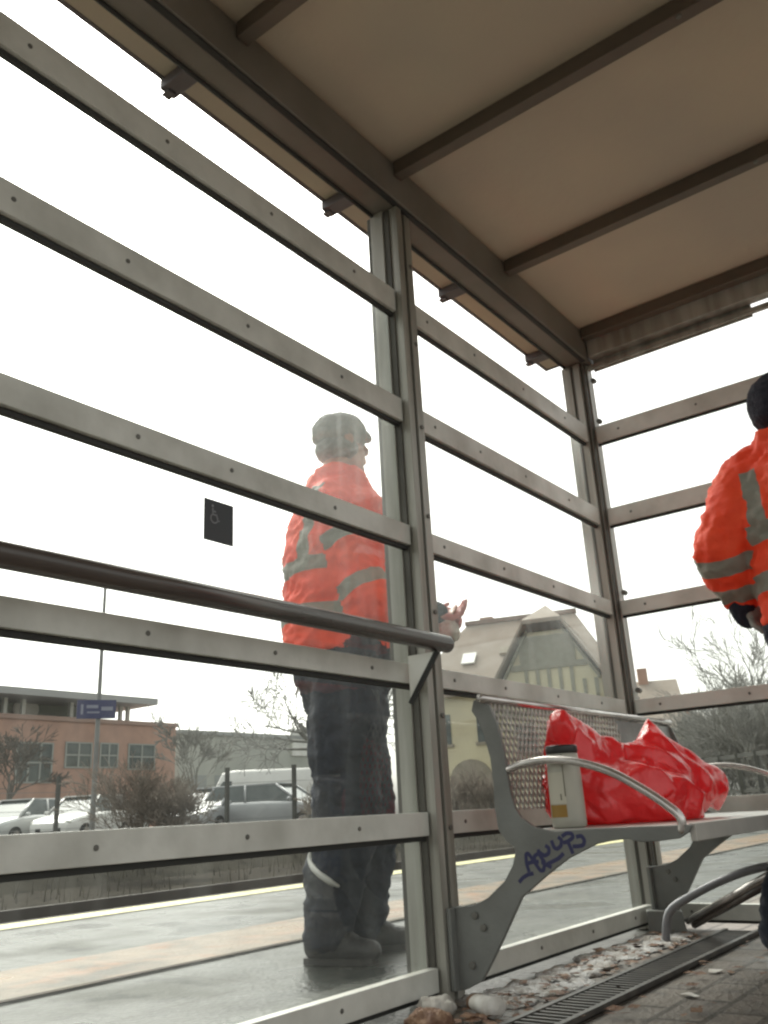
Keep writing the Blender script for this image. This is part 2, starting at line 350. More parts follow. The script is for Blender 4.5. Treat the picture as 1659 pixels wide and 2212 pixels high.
# bank rising to the car park
bk = MB(); N = 60
vs = []
for j in range(N+1):
    y = -40 + 200*j/N
    for i, (x, z) in enumerate(((-17.0, -.70), (-17.6, -.45), (-18.3, -.12), (-19, .02), (-19.8, .06))):
        q = noise.noise(Vector((x*.6, y*.6, 0)))*.08 if 0 < i < 4 else 0
        vs.append((x+q*3, y, z+q))
bk.smooth = True
bk.add(vs, [(j*5+i, j*5+i+1, (j+1)*5+i+1, (j+1)*5+i) for j in range(N) for i in range(4)])
struct(bk.build('embankment', SOIL))
struct(MB().add([(-120,-40,.06),(-19.5,-40,.06),(-19.5,160,.06),(-120,160,.06)], [(0,1,2,3)]).build('car_park', ASPH))
for i, x in enumerate((-6.3, -9.9)):
    t = thing('railway_track', ['nearer railway track just beyond the cream platform edge line', 'farther railway track on the side of the car park'][i], 'railway track', (x, 20, -.66), 0, 'railway tracks beside the platform')
    for s in (-.75, .75):
        MB().box((s-.035, -60, .10), (s+.035, 110, .24)).build('rail', RAILM, t)
    sl = MB()
    for k in range(200): sl.box((-1.25, -60+k*.65, -.02), (1.25, -59.76+k*.65, .105))
    struct(sl.build('sleepers', SLEEP, t), 'stuff')
# dry weeds along the tracks
wd = MB(); rnd = random.Random(3)
for k in range(2600):
    x = rnd.choice((rnd.uniform(-17.0, -11.2), rnd.uniform(-19.2, -17.0))); y = rnd.uniform(2, 60)
    z = -.67 if x > -17.0 else (-.67 + (-17.0-x)/2.0*.66 if x > -19 else 0)
    h = rnd.uniform(.08, .42)*(1 if x < -12.5 else .7); a = rnd.uniform(0, 6.28); l = rnd.uniform(0, .3)*h
    dx, dy = math.cos(a)*.012, math.sin(a)*.012
    wd.add([(x-dx,y-dy,z),(x+dx,y+dy,z),(x+l*math.cos(a+1),y+l*math.sin(a+1),z+h)], [(0,1,2)])
struct(wd.build('dry_weeds', WEED), 'stuff')

# ------------------------------------------------------------------ the shelter
sh = thing('platform_shelter', 'grey glazed platform shelter with flat brown roof and horizontal rails', 'shelter', (0, 0, 0))
def post(x, y, corner=False):
    b = MB(); b.T = Matrix.Translation((x-.004, y+.004, 0)) @ Matrix.Diagonal((1.2, 1.25, 1, 1)) @ Matrix.Translation((-x, -y, 0))
    b.box((x-.042, y-.03, .004), (x+.042, y+.03, 2.275))                     # core
    b.box((x-.028, y-.0385, .004), (x+.012, y-.030, 2.275)); b.box((x-.028, y+.030, .004), (x+.012, y+.0385, 2.275))
    b.box((x+.042, y-.034, .004), (x+.056, y-.012, 2.272)); b.box((x+.042, y+.008, .004), (x+.050, y+.034, 2.272))
    b.cur = 1; b.box((x-.040, y-.0365, .02), (x-.029, y-.0302, 2.27)); b.box((x+.013, y-.0345, .02), (x+.030, y-.0302, 2.27))
    b.box((x+.0422, y-.011, .02), (x+.0445, y+.007, 2.27))
    b.cur = 2
    for z in np.arange(.12, 2.2, .28): b.tube([(x+.050, y+.022, z), (x+.0535, y+.022, z)], .007, 8)
    return b.build('post', [ALU2, GROOVE, SCREW], sh, .0025)
PY = (.55, 1.946, 3.345)
for y in PY[:2]: post(-1.362, y)
c = MB(); x, y = -1.362, PY[2]
c.box((x-.048, y-.05, .004), (x+.052, y+.05, 2.275))
c.box((x-.030, y-.058, .004), (x-.004, y-.05, 2.27)); c.box((x+.052, y-.020, .004), (x+.060, y+.012, 2.27)); c.box((x+.012, y-.064, .004), (x+.040, y-.05, 2.27))
c.cur = 1; c.box((x-.003, y-.0535, .02), (x+.011, y-.0501, 2.27)); c.box((x+.0522, y-.048, .02), (x+.0545, y-.021, 2.27)); c.box((x+.041, y-.0535, .02), (x+.051, y-.0501, 2.27))
c.build('post', [ALU2, GROOVE], sh, .0025)
for x in (.345,): MB().box((x-.045, 3.30, .004), (x+.045, 3.39, 2.235)).build('post', ALU2, sh, .003)
RZ = ((.036, .088), (.384, .440), (.757, .809), (1.143, 1.201), (1.522, 1.594), (1.892, 1.968))
def railA(y0, y1, z0, z1):
    b = MB(); b.box((-1.349, y0, z0), (-1.322, y1, z1)); b.cur = 1; b.box((-1.347, y0, z0-.012), (-1.333, y1, z0)); b.cur = 2
    yy = y0+.09
    while yy < y1-.03:
        b.tube([(-1.3225, yy, (z0+z1)/2), (-1.3195, yy, (z0+z1)/2)], .0055, 8); yy += .30 + .05*math.sin(yy*37+z0*11)
    return b.build('rail', [ALU, ALUD, SCREW], sh, .002)
for a, b_ in ((-.75, PY[0]-.04), (PY[0]+.04, PY[1]-.04), (PY[1]+.04, PY[2]-.066)):
    for z0, z1 in RZ: railA(a, b_, z0, z1)
for xa, xb in ((-1.30, .30),):
    for z0, z1 in RZ:
        b = MB(); b.box((xa, 3.318, z0), (xb, 3.343, z1)); b.cur = 1; b.box((xa, 3.327, z0-.010), (xb, 3.341, z0)); b.cur = 2
        xx = xa+.10
        while xx < xb-.03: b.tube([(xx, 3.3185, (z0+z1)/2), (xx, 3.3155, (z0+z1)/2)], .0055, 8); xx += .33
        b.build('rail', [ALU, ALUD, SCREW], sh, .002)
# glass: one pane per bay
for a, b_ in ((-.75, PY[0]-.045), (PY[0]+.045, PY[1]-.045), (PY[1]+.045, PY[2]-.068)):
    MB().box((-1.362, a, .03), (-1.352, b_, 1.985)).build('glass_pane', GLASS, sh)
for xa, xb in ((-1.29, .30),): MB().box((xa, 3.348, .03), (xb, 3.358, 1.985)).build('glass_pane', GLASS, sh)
# small pane clips at the top of the end wall
for z in (2.19, 1.995, 1.235, .845):
    MB().tube([(-1.283, 3.325, z), (-1.283, 3.345, z)], .011, 8).build('pane_clip', SCREW, sh)
# beams and roof
b = MB(); b.box((-1.40, -1.2, 2.278), (-1.285, 3.40, 2.418)); b.cur = 1; b.box((-1.397, -1.2, 2.268), (-1.385, 3.29, 2.278)); b.box((-1.31, -1.2, 2.270), (-1.29, 3.29, 2.278))
b.build('eaves_beam', [BEAM, ALUD], sh, .004)
MB().box((-1.28, 3.30, 2.292), (.40, 3.352, 2.418)).build('end_beam', ALU2, sh, .003)
MB().box((-1.30, 3.330, 2.246), (.40, 3.350, 2.268)).build('end_rail', ALU2, sh, .002)
MB().box((-1.28, 3.3505, 2.24), (-.60, 3.358, 2.30)).build('cover_plate', ALU2, sh)
MB().box((-1.28, 3.255, 2.368), (.40, 3.298, 2.4185)).build('purlin', PURL, sh, .002)
for y in (-.87, -.17, .53, 1.222, 1.905, 2.612):
    b = MB(); b.box((-1.283, y-.020, 2.366), (.40, y+.020, 2.4185)); b.cur = 1; b.tube([(-.36, y-.010, 2.362), (-.36, y-.010, 2.367)], .008, 8)
    b.build('purlin', [PURL, SCREW], sh, .002)
for y in (-.87, -.17, .53, 1.222, 1.905, 2.612, 3.33):
    MB().box((-1.585, y-.026, 2.385), (-1.402, y+.026, 2.4185)).box((-1.592, y-.014, 2.376), (-1.560, y+.014, 2.384)).build('eaves_bracket', TRIM, sh, .003)
MB().box((-1.568, -1.6, 2.42), (.46, 3.50, 2.45)).build('roof_panel', SOFF, sh)
b = MB(); b.box((-1.582, -1.6, 2.417), (-1.5685, 3.514, 2.47)); b.box((-1.5685, 3.501, 2.417), (.46, 3.514, 2.47)); b.build('roof_edge', TRIM, sh)
# handrail with its gusset at the post
HX = -1.235
p0 = onX(0, 1197, HX); p1 = onX(966, 1392, HX); d = (p1-p0).normalized()
hr = MB(); hr.smooth = True; hr.tube([p0-d*1.6, p0, p1], .0225, 20); hro = hr.build('handrail', HRAIL, sh)
g = MB(); a1 = Vector((-1.31, p1.y-.075, p1.z-.028)); a2 = Vector((HX+.004, p1.y-.055, p1.z-.024)); a3 = Vector((-1.31, p1.y-.075, p1.z-.15))
g.prism([a1, a2, a3], (0, .006, 0)); g.cur = 1; g.bar(a2, a3, .010, .012)  # pale infill imitates bright background seen through the open bracket
g.build('bracket_infill', [mat('lit background infill', (.82, .82, .76), .5), ALUD], hro)

# sticker with the wheelchair symbol on the glass
q = [onX(446, 1092, -1.3515), onX(497, 1101, -1.3515), onX(497, 1165, -1.3515), onX(446, 1156, -1.3515)]
cy = sum(p.y for p in q)/4; cz = sum(p.z for p in q)/4; hw = .042; hh = .047
st = thing('wheelchair_sticker', 'small dark square sticker with pale wheelchair symbol on the glass', 'sticker', (-1.3505, cy, cz))
MB().box((-.0012, -hw, -hh), (.001, hw, hh)).build('backing', SIGNB, st)
s_ = MB()
def seg(y0, z0, y1, z1, wd=.005): s_.bar((.0014, y0, z0), (.0014, y1, z1), .0012, wd, (1, 0, 0)) if False else s_.add(
    [Vector((.0016, y0, z0))+n_*wd/2 for n_ in (Vector((0, -(z1-z0), y1-y0)).normalized(),)] + [Vector((.0016, y0, z0))-Vector((0, -(z1-z0), y1-y0)).normalized()*wd/2,
     Vector((.0016, y1, z1))-Vector((0, -(z1-z0), y1-y0)).normalized()*wd/2, Vector((.0016, y1, z1))+Vector((0, -(z1-z0), y1-y0)).normalized()*wd/2], [(0,1,2,3)])
seg(-.010, .022, -.008, .000); seg(-.008, .002, .006, .002); seg(.005, .004, .012, -.016); seg(-.009, .012, .003, .012, .004); seg(.010, -.016, .018, -.014, .004)
for k in range(9):
    a, e = R(120+k*26), R(146+k*26); seg(-.003+.014*math.cos(a), -.010+.014*math.sin(a), -.003+.014*math.cos(e), -.010+.014*math.sin(e), .004)
s_.add([(.0016, -.010+.0045*math.cos(t*.785), .029+.0045*math.sin(t*.785)) for t in range(8)], [tuple(range(8))])
s_.v = [(x, -.012+(y)*.72, .012+z*.72) for x, y, z in s_.v]; s_.build('symbol', mat('pale symbol film', (.26, .26, .27), .6), st)

# ------------------------------------------------------------------ bench along the glazed wall
K = .864
BY = 1.946
def bp(u, v, Y=BY): p = onY(u*K, v*K, Y); return Vector((p.x, 0, p.z))
outl = [(1201,1747),(1186,1752),(1181,1778),(1196,1800),(1212,1838),(1228,1895),(1236,1963),(1239,2020),(1249,2075),(1268,2103),(1290,2118),(1290,2135),(1284,2163),(1264,2202),(1222,2244),(1190,2262),(1142,2268),
        (1150,2475),(1168,2474),(1209,2452),(1255,2360),(1307,2244),(1365,2192),(1423,2146),(1492,2111),(1544,2099),(1573,2097),(1603,2105),(1647,2103),(1700,2096),(1724,2080),(1732,2062),
        (1600,2066),(1463,2073),(1388,2079),(1340,2069),(1305,2044),(1290,2020),(1279,1985),(1270,1929),(1261,1874),(1245,1812),(1226,1766)]
prof = [bp(*p) for p in outl]
bench = thing('bench', 'grey steel bench with wire mesh back bolted to the shelter posts', 'bench', (0, BY, 0))
seat_z = bp(1463, 2073).z; seat_x0 = bp(1300, 2050).x; seat_x1 = bp(1725, 2070).x
FAR = PY[2]-.12-BY
for yy in (-.006, FAR-.006):
    b = MB(); b.prism([p+Vector((0, yy, 0)) for p in prof], (0, .012, 0))
    f0 = bp(1142, 2268); f1 = bp(1150, 2475)
    b.box((f1.x-.006, yy-.022, f1.z), (f1.x+.006, yy+.034, f0.z)); b.cur = 1
    for u, v in ((1192, 2288), (1214, 2318), (1186, 2412), (1640, 2150)):
        q = bp(u, v); 
        if u < 1600: b.tube([(q.x, yy-.006, q.z), (q.x, yy+.001, q.z)], .009, 8)
    br = b.build('side_bracket', [BENCH, SCREW], bench, .002)
    if yy < .1:
        near_br = br
    ar = [(1100,1662),(1128,1651),(1180,1642),(1245,1646),(1320,1668),(1400,1712),(1452,1748),(1468,1763),(1473,1778),(1473,1794)]
    pts = []
    for u, v in ar: p = onY(u, v, BY); pts.append(Vector((p.x, yy+.006, p.z)))
    a = MB(); a.smooth = True; a.limb(pts, [.0095]*len(pts), 12, 4); a.build('armrest', CHROME, bench)
# backrest: top tube, mesh of crossing wires, a plain sheet towards the far end
bt = bp(1215, 1752); bb = bp(1283, 2030); slope = (bb-bt); L_ = slope.length; sd_ = slope/L_
t = MB(); t.smooth = True; t.tube([bt+Vector((0, -.03, .004)), bt+Vector((0, FAR+.02, .004))], .011, 12); t.build('back_tube', CHROME, bench)
ms = MB(); n_ = Vector((sd_.z, 0, -sd_.x)); cell = .044; H_ = L_*.98; Wd = .80
def bpnt(yv, s): return bt + sd_*s + Vector((0, yv, 0))
k = -H_*.62
while k < Wd:
    for sg in (1, -1):
        # line through (y, s): y = k + .62*s  (or mirrored)
        s0, s1 = 0., H_; pts = []
        for s in np.linspace(0, H_, 25):
            yv = k + .62*s if sg > 0 else Wd - (k + .62*s)
            if .012 <= yv <= Wd: pts.append((yv, s))
        if len(pts) > 1: ms.bar(bpnt(*pts[0]) + n_*(.0015*sg), bpnt(*pts[-1]) + n_*(.0015*sg), .005, .0035, n_)
    k += cell*.5
ms.build('back_mesh', MESH, bench)
MB().prism([bpnt(Wd, .01), bpnt(FAR-.01, .01), bpnt(FAR-.01, H_), bpnt(Wd, H_)], n_*.003).build('back_sheet', BENCH, bench)
sm = MB(); sm.box((seat_x0, .007, seat_z-.014), (seat_x1, FAR-.007, seat_z+.002)); sm.box((seat_x1-.004, .007, seat_z-.032), (seat_x1+.010, FAR-.007, seat_z+.004))
sm.build('seat', mat('pale seat sheet', (.50, .48, .44), .35, .2, (.42, .40, .37), 10), bench, .002)
# scrawled tag on the near bracket
tagm = MB()
strokes = [[(165,1240),(230,1160),(330,1100),(420,1080)],[(345,1040),(300,900),(285,720),(330,700),(420,820),(560,1030),(620,1020)],[(300,900),(420,860),(520,860)],
           [(520,640),(560,760),(640,870)],[(660,560),(720,600),(720,700),(640,750),(540,680)],[(770,470),(820,600),(880,620),(950,560),(960,450),(900,400)],
           [(700,900),(800,850),(900,800),(990,710)],[(970,380),(1050,320),(1150,330),(1180,400),(1080,480),(1000,500)],[(1080,490),(1130,600),(1170,700)],[(1240,390),(1330,370),(1390,450),(1370,550),(1260,570),(1180,570)],
           [(620,1020),(640,900),(760,960)],[(460,880),(440,760),(520,700),(600,800),(610,900)]]
for st_ in strokes:
    pp = []
    for x_, y_ in st_:
        q = bp(1280+x_/7.54, 2040+y_/7.54); pp.append(Vector((q.x, -.0062, q.z)))
    fine = []
    for i in range(len(pp)-1):
        for k in range(5): fine.append(pp[i].lerp(pp[i+1], k/5))
    fine.append(pp[-1])
    for i in range(2):
        fine = [fine[0]]+[(fine[j-1]+fine[j]*2+fine[j+1])/4 for j in range(1, len(fine)-1)]+[fine[-1]]
    wpx = .0044
    for i in range(len(fine)-1):
        p, q = fine[i], fine[i+1]; dd = (q-p)
        if dd.length < 1e-6: continue
        nn = Vector((dd.z, 0, -dd.x)).normalized()*wpx; e = dd.normalized()*.0015; zoff = Vector((0, -.00002*i, 0))
        tagm.add([p-e+nn+zoff, p-e-nn+zoff, q+e-nn+zoff, q+e+nn+zoff], [(0,1,2,3)])
to = tagm.build('graffiti_tag', INK, near_br)

# bottle on the seat
bq = onY(1246, 1792, BY+.03)
bo = thing('flask', 'pale upright flask with flat black lid standing on the bench end', 'flask', (bq.x-.030, BY+.058, seat_z+.003), R(20))
b = MB(); b.smooth = True
def lathe(mb, prof_, n=28):
    vs = []; fs = []
    for r_, z_ in prof_:
        for j in range(n): a = 2*math.pi*j/n; vs.append((r_*math.cos(a), r_*math.sin(a), z_))
    for i in range(len(prof_)-1):
        for j in range(n): fs.append((i*n+j, i*n+(j+1) % n, (i+1)*n+(j+1) % n, (i+1)*n+j))
    fs += [tuple(range(n-1, -1, -1)), tuple(range((len(prof_)-1)*n, len(prof_)*n))]
    mb.add(vs, fs)
FH = .168
lathe(b, [(.036,0),(.040,.004),(.041,.02),(.040,FH*.7),(.038,FH-.012),(.037,FH)])
b.build('flask_body', mat('pale flask enamel', (.47, .45, .38), .4, .1, (.40, .39, .34), 12), bo)
b = MB(); b.smooth = True; lathe(b, [(.037,FH+.001),(.0385,FH+.003),(.0385,FH+.016),(.036,FH+.020)]); b.build('lid', BLACK, bo, .001)
b = MB(); n = 10
def arc(r_, a0, a1, z0, z1):
    vs = []
    for j in range(n+1):
        a = a0+(a1-a0)*j/n; vs += [(r_*math.cos(a), r_*math.sin(a), z0), (r_*math.cos(a), r_*math.sin(a), z1)]
    b.add(vs, [(2*j, 2*j+2, 2*j+3, 2*j+1) for j in range(n)])
b.smooth = True
va = math.atan2(-bo.location.y, -bo.location.x) - R(20)
arc(.0416, va-1.2, va-.05, .024, .052); b.cur = 1; arc(.0415, va-1.2, va-.02, .054, .125); b.cur = 2; arc(.0418, va-.09, va-.03, .07, .165); arc(.0420, va-.35, va-.27, .062, .076)
b.build('label', [mat('amber label print', (.30, .17, .03), .5), mat('cream label paper', (.55, .52, .43), .6), mat('dark label print', (.16, .15, .11), .6)], bo)

# red plastic sack on the seat
bag = MB()
def bpt(x, y, Y): return onY(x, y, Y)
zs = seat_z+.004
bag.limb([bpt(1225,1745,2.16), bpt(1300,1728,2.2), bpt(1390,1728,2.28), bpt(1470,1735,2.38)], [.055,.085,.09,.06])
bag.limb([bpt(1230,1690,2.2), bpt(1300,1690,2.28), bpt(1400,1690,2.4), bpt(1490,1705,2.5)], [.07,.085,.09,.065])
bag.limb([bpt(1245,1680,2.18), bpt(1225,1610,2.14), bpt(1205,1560,2.11), bpt(1188,1528,2.10)], [.085,.055,.034,.012])
bag.limb([bpt(1400,1690,2.4), bpt(1412,1630,2.42), bpt(1410,1585,2.45), bpt(1407,1563,2.46)], [.09,.055,.025,.008])
bag.limb([bpt(1470,1712,2.5), bpt(1530,1690,2.58), bpt(1545,1660,2.6), bpt(1548,1648,2.6)], [.07,.04,.024,.012])
bag.limb([bpt(1470,1722,2.46), bpt(1540,1715,2.58), bpt(1575,1718,2.62)], [.06,.035,.010])
bag.limb([bpt(1420,1640,2.45), bpt(1470,1650,2.5), bpt(1530,1690,2.56)], [.02,.035,.03])
bag.limb([bpt(1250,1600,2.16), bpt(1300,1640,2.26), bpt(1380,1650,2.4)], [.03,.05,.05])
bag.limb([bpt(1260,1600,2.18), bpt(1300,1625,2.26), bpt(1345,1640,2.34)], [.028,.03,.03])
def crinkle(p):
    a = noise.noise(p*6+Vector((3, 1, 0)))*.02
    w_ = Vector((noise.noise(p*5), noise.noise(p*5+Vector((9, 0, 0))), noise.noise(p*5+Vector((0, 9, 0)))))*.06
    r_ = (1-abs(noise.noise((p+w_)*11+Vector((0, 7, 2)))*2.2))*.011
    q = p+w_; r2 = (1-abs(noise.noise(Vector((q.x*26+q.z*14, q.y*20-q.z*10, q.z*17))))*2.4)*.007
    r3 = (1-abs(noise.noise(q*48))*2)*.0035
    return a*.6+r_+r2+r3-.006
bag.limb([bpt(1412,1585,2.45), bpt(1480,1650,2.52), bpt(1555,1700,2.6)], [.022,.035,.02])
bag.limb([bpt(1192,1535,2.10), bpt(1245,1580,2.16), bpt(1330,1625,2.3), bpt(1398,1612,2.44)], [.016,.03,.03,.025])
bag.limb([bpt(1205,1600,2.12), bpt(1240,1680,2.16), bpt(1255,1740,2.16)], [.03,.05,.05])
bg_ = remesh(bag, 'plastic_sack', .012, PLASTIC, None, 8, crinkle)
md = bg_.modifiers.new('fold', 'DECIMATE'); md.ratio = .085
dg = bpy.context.evaluated_depsgraph_get(); nm = bpy.data.meshes.new_from_object(bg_.evaluated_get(dg)); bg_.modifiers.clear(); bg_.data = nm; nm.name = 'plastic_sack'
bm = bmesh.new(); bm.from_mesh(nm); cl = bm.edges.layers.float.get('crease_edge') or bm.edges.layers.float.new('crease_edge'); rnd = random.Random(5)
for v in bm.verts: v.co += Vector((rnd.gauss(0, 1), rnd.gauss(0, 1), rnd.gauss(0, 1)))*.0050
for e in bm.edges: e[cl] = rnd.choice((.2, .4, .7, .95))
bm.to_mesh(nm); bm.free()
for p in nm.polygons: p.use_smooth = True
md = bg_.modifiers.new('soft', 'SUBSURF'); md.levels = 2; md.render_levels = 2
for v in bg_.data.vertices:
    if v.co.z < zs: v.co.z = zs + (v.co.z-zs)*.02
tag(bg_, 'crumpled bright red plastic sack slumped on the bench', 'plastic bag')

# ------------------------------------------------------------------ things on the shelter floor
gr = thing('drain_grating', 'long dark iron drain grating set into the brown pavers', 'drain grating', (0, 0, 0))
gx0, gx1 = -1.075, -.955
g = MB(); g.box((gx0, .9, .006), (gx0+.014, 3.25, .02)); g.box((gx1-.014, .9, .006), (gx1, 3.25, .02)); g.box((gx0, .9, .0055), (gx1, 3.25, .008)); g.build('frame', GRATE, gr)
g = MB()
yy = .92
while yy < 3.24: g.box((gx0+.016, yy, .008), (gx1-.016, yy+.010, .018)); yy += .028
struct(g.build('bars', GRATE, gr), 'stuff')
sn = MB(); rnd = random.Random(11)
for k in range(70):
    y = 1.98+rnd.random()**1.2*1.25; x = rnd.uniform(-1.30, -1.16)+.02*math.sin(y*9)
    sn.ell((x, y, .006), (rnd.uniform(.02, .05), rnd.uniform(.03, .09), rnd.uniform(.004, .010)), 6, 9)
sno = remesh(sn, 'snow_patch', .006, SNOW, None, 2, lambda p: noise.noise(p*25)*.005+noise.noise(p*70)*.004)
struct(tag(sno, 'thin crust of grey melting snow under the bench', 'snow'), 'stuff'); del sno['category']; del sno['label']
lv = MB(); 
for k in range(420):
    y = rnd.uniform(1.3, 3.2); x = rnd.uniform(-1.30, -1.08) if k % 3 else rnd.uniform(-1.28, -.5)
    a = rnd.uniform(0, 6.28); l = rnd.uniform(.008, .026); tl = rnd.uniform(-.4, .4); z = .008+rnd.random()*.012
    ca, sa = math.cos(a)*l, math.sin(a)*l
    lv.add([(x-ca, y-sa, z), (x+sa*.5, y-ca*.5, z+tl*l*.5), (x+ca, y+sa, z), (x-sa*.5, y+ca*.5, z-tl*l*.3+.002)], [(0,1,2,3)])
struct(lv.build('leaf_litter', LITTER), 'stuff')
# crumpled things near the post foot
def crumple(name, p, s, mt, label, cat, seed):
    b = MB(); b.ell((0, 0, 0), s, 16, 22); o = remesh(b, name, min(s)*.22, mt, None, 1, lambda q: (noise.noise(q*(1.1/min(s))+Vector((seed, 0, 0)))*.45+(.5-abs(noise.noise(q*(2.2/min(s)))))*.25)*min(s))
    o.location = p; o.rotation_euler = (0, 0, seed); return tag(o, label, cat)
q = onZ(1050, 2178, .02)
cup = thing('paper_cup', 'squashed white paper cup lying on brown leaves at the post foot', 'paper cup', (q.x, q.y, .026), R(62))
b = MB(); b.smooth = True; b.T = Matrix.Rotation(R(90), 4, 'X') @ Matrix.Scale(.75, 4, (0, 1, 0)); lathe(b, [(.021,-.05),(.0225,-.045),(.028,.04)]); b.build('cup_body', PAPER, cup)
b = MB(); b.smooth = True; b.T = Matrix.Rotation(R(90), 4, 'X') @ Matrix.Scale(.75, 4, (0, 1, 0)); lathe(b, [(.0226,-.05),(.0232,-.03),(.0238,-.012)]); b.build('sleeve', mat('brown card sleeve', (.17, .09, .05), .8), cup)
crumple('crumpled_paper', onZ(905, 2172, .03)+Vector((.05, 0, 0)), (.034, .042, .022), mat('dirty paper', (.40, .38, .35), .85, 0, (.28, .26, .23), 30), 'crumpled pale paper lying left of the post foot', 'paper', 2)
crumple('wet_leaf_clump', onZ(908, 2205, .02)+Vector((.02, 0, 0)), (.045, .05, .022), LITTER, 'reddish brown clump of wet leaves below the pale paper', 'leaves', 5)
for k, (u, v) in enumerate(((1432, 2087), (1545, 2098), (1490, 2150))):
    q = onZ(u, v, .008); b = MB(); b.T = Matrix.Translation(q) @ Matrix.Rotation(k*1.3, 4, 'Z')
    b.add([(-.02, -.012, 0), (.018, -.014, .003), (.024, .010, 0), (-.004, .016, .005), (-.022, .006, .001)], [(0,1,4), (1,2,3), (1,3,4)])
    tag(b.build('paper_scrap', PAPER), ['tan paper scrap nearest the drain grating on the pavers', 'pale paper scrap farthest right on the pavers', 'small paper scrap in front of the other two on the pavers'][k], 'paper scrap', 'paper scraps on the shelter floor')
# broom lying with its handle rising to the right
h0 = onZ(1400, 1992, .045); h1 = onZ(1482, 1990, .045)
bm_ = thing('broom', 'grey flat headed broom with pole and dark shadow tube leaning behind the drain grating', 'broom', (h0.x, h0.y, .006))
ax = (h1-h0); ax.z = 0; axn = ax.normalized(); side = Vector((-axn.y, axn.x, 0))
b = MB(); l = ax.length; b.prism([Vector((0,0,0)), axn*l, axn*(l-.008)+Vector((0,0,.07)), Vector((0,0,.075))], side*.05); b.build('broom_head', BENCH, bm_, .004)
e0 = onY(1486, 1990, h1.y+.03); 
for k, (u, v) in enumerate(((1700, 1868), (1712, 1880))):
    e1 = onY(u, v, 2.75)
    b = MB(); b.smooth = True; b.tube([e0-bm_.location+Vector((.02*k, 0, -.012*k)), e1-bm_.location], .011, 10); b.build('pole', CHROME if k == 0 else HRAIL, bm_)  # second, darker tube is added as the shadow of the handle
hp = [(1432,1990),(1446,1970),(1500,1932),(1560,1902),(1620,1880),(1680,1870),(1760,1880),(1830,1930),(1850,1990)]
hoop = MB(); hoop.smooth = True; pts = [onY(u, v, 3.0) for u, v in hp]; pts[0].z = .005; pts[-1].z = .005
hoop.limb(pts, [.013]*len(pts), 12, 5)
tag(hoop.build('steel_hoop', mat('grey hoop paint', (.24, .24, .255), .4, .2)), 'low dark grey steel hoop arching behind the broom pole', 'hoop')

# ------------------------------------------------------------------ people
def basis(fwd):
    f = Vector((fwd.x, fwd.y, 0)).normalized(); return f, Vector((-f.y, f.x, 0))
def section_loft(mb, secs, n=28):                # secs: (centre, half-depth vector, half-width vector)
    vs = []; fs = []; k = len(secs)
    for c, u, v in secs:
        for j in range(n):
            a = 2*math.pi*j/n; ca, sa = math.cos(a), math.sin(a)
            vs.append(c + u*math.copysign(abs(ca)**.8, ca) + v*math.copysign(abs(sa)**.8, sa))
    for i in range(k-1):
        for j in range(n): fs.append((i*n+j, i*n+(j+1) % n, (i+1)*n+(j+1) % n, (i+1)*n+j))
    fs += [tuple(range(n-1, -1, -1)), tuple(range((k-1)*n, k*n))]
    mb.add(vs, fs)
def head(mb, c, f, s, sc_=1.):
    M = Matrix((f, s, Vector((0, 0, 1)))).transposed()
    def E(p, r_): mb.ell(c + M @ (Vector(p)*sc_), [q*sc_ for q in r_], 12, 16, M)
    E((-.01, 0, .03), (.098, .076, .095)); E((.03, 0, -.045), (.062, .058, .068)); E((.098, 0, -.012), (.018, .013, .022)); E((.088, 0, .01), (.012, .010, .03))
    E((.075, 0, -.055), (.024, .030, .010)); E((.078, 0, -.066), (.022, .026, .009)); E((.06, 0, -.098), (.032, .030, .022))
    for k in (-1, 1):
        E((-.01, .078*k, -.005), (.022, .010, .033)); E((.082, .032*k, .022), (.010, .016, .008)); E((.072, .034*k, .040), (.018, .024, .008))
    mb.limb([c + M @ Vector((-.02, 0, -.05))*sc_, c + M @ Vector((-.035, 0, -.20))*sc_], [.056*sc_, .062*sc_])
def hand(mb, wrist, d, nrm, thumb_side, curl=.5, k=1.0):      # palm + five separate bent fingers
    d = d.normalized(); s = nrm.cross(d).normalized(); nrm = d.cross(s)
    mb.limb([wrist, wrist+d*.03*k], [.026*k, .030*k])
    for i in range(4):
        mb.limb([wrist+d*.025*k+s*(i-1.5)*.016*k, wrist+d*.085*k+s*(i-1.5)*.020*k], [.015*k, .012*k])
    ln = (.068, .078, .072, .055)
    for i in range(4):
        p = wrist+d*.088*k+s*(i-1.5)*.0205*k; a = 0; pts = [p-d*.01*k]; q = p
        for j, fr in enumerate((.42, .33, .25)):
            a += curl*(.55+.12*i*.5); q = q + (d*math.cos(a) - nrm*math.sin(a))*ln[i]*fr*k; pts.append(q)
        mb.limb(pts, [.0098*k, .0093*k, .0086*k, .0076*k], 10, 3)
    t0 = wrist+d*.035*k+s*thumb_side*.030*k
    mb.limb([t0-s*thumb_side*.01*k, t0+(d*.6+s*thumb_side*.7)*.032*k, t0+(d*.95+s*thumb_side*.75-nrm*.3)*.055*k], [.013*k, .011*k, .0085*k], 10, 3)
def polydist(p, P):                                           # distance to polyline, arc length along it
    best = (9, 0); s0 = 0
    for a, b in zip(P[:-1], P[1:]):
        d = b-a; L = d.length; t = max(0, min(1, (p-a).dot(d)/(L*L))); q = a+d*t; e = (p-q).length
        if e < best[0]: best = (e, s0+t*L)
        s0 += L
    return best
def wr(seed, amp=.012):
    def f(p):
        q = Vector((p.x*9, p.y*9, p.z*13))+Vector((seed, 0, 0))
        return (noise.noise(q)*.8 + (.5-abs(noise.noise(q*1.7)))*1.3 + (.5-abs(noise.noise(q*3.7)))*.55)*amp - amp*.4
    return f
root_parts = {}
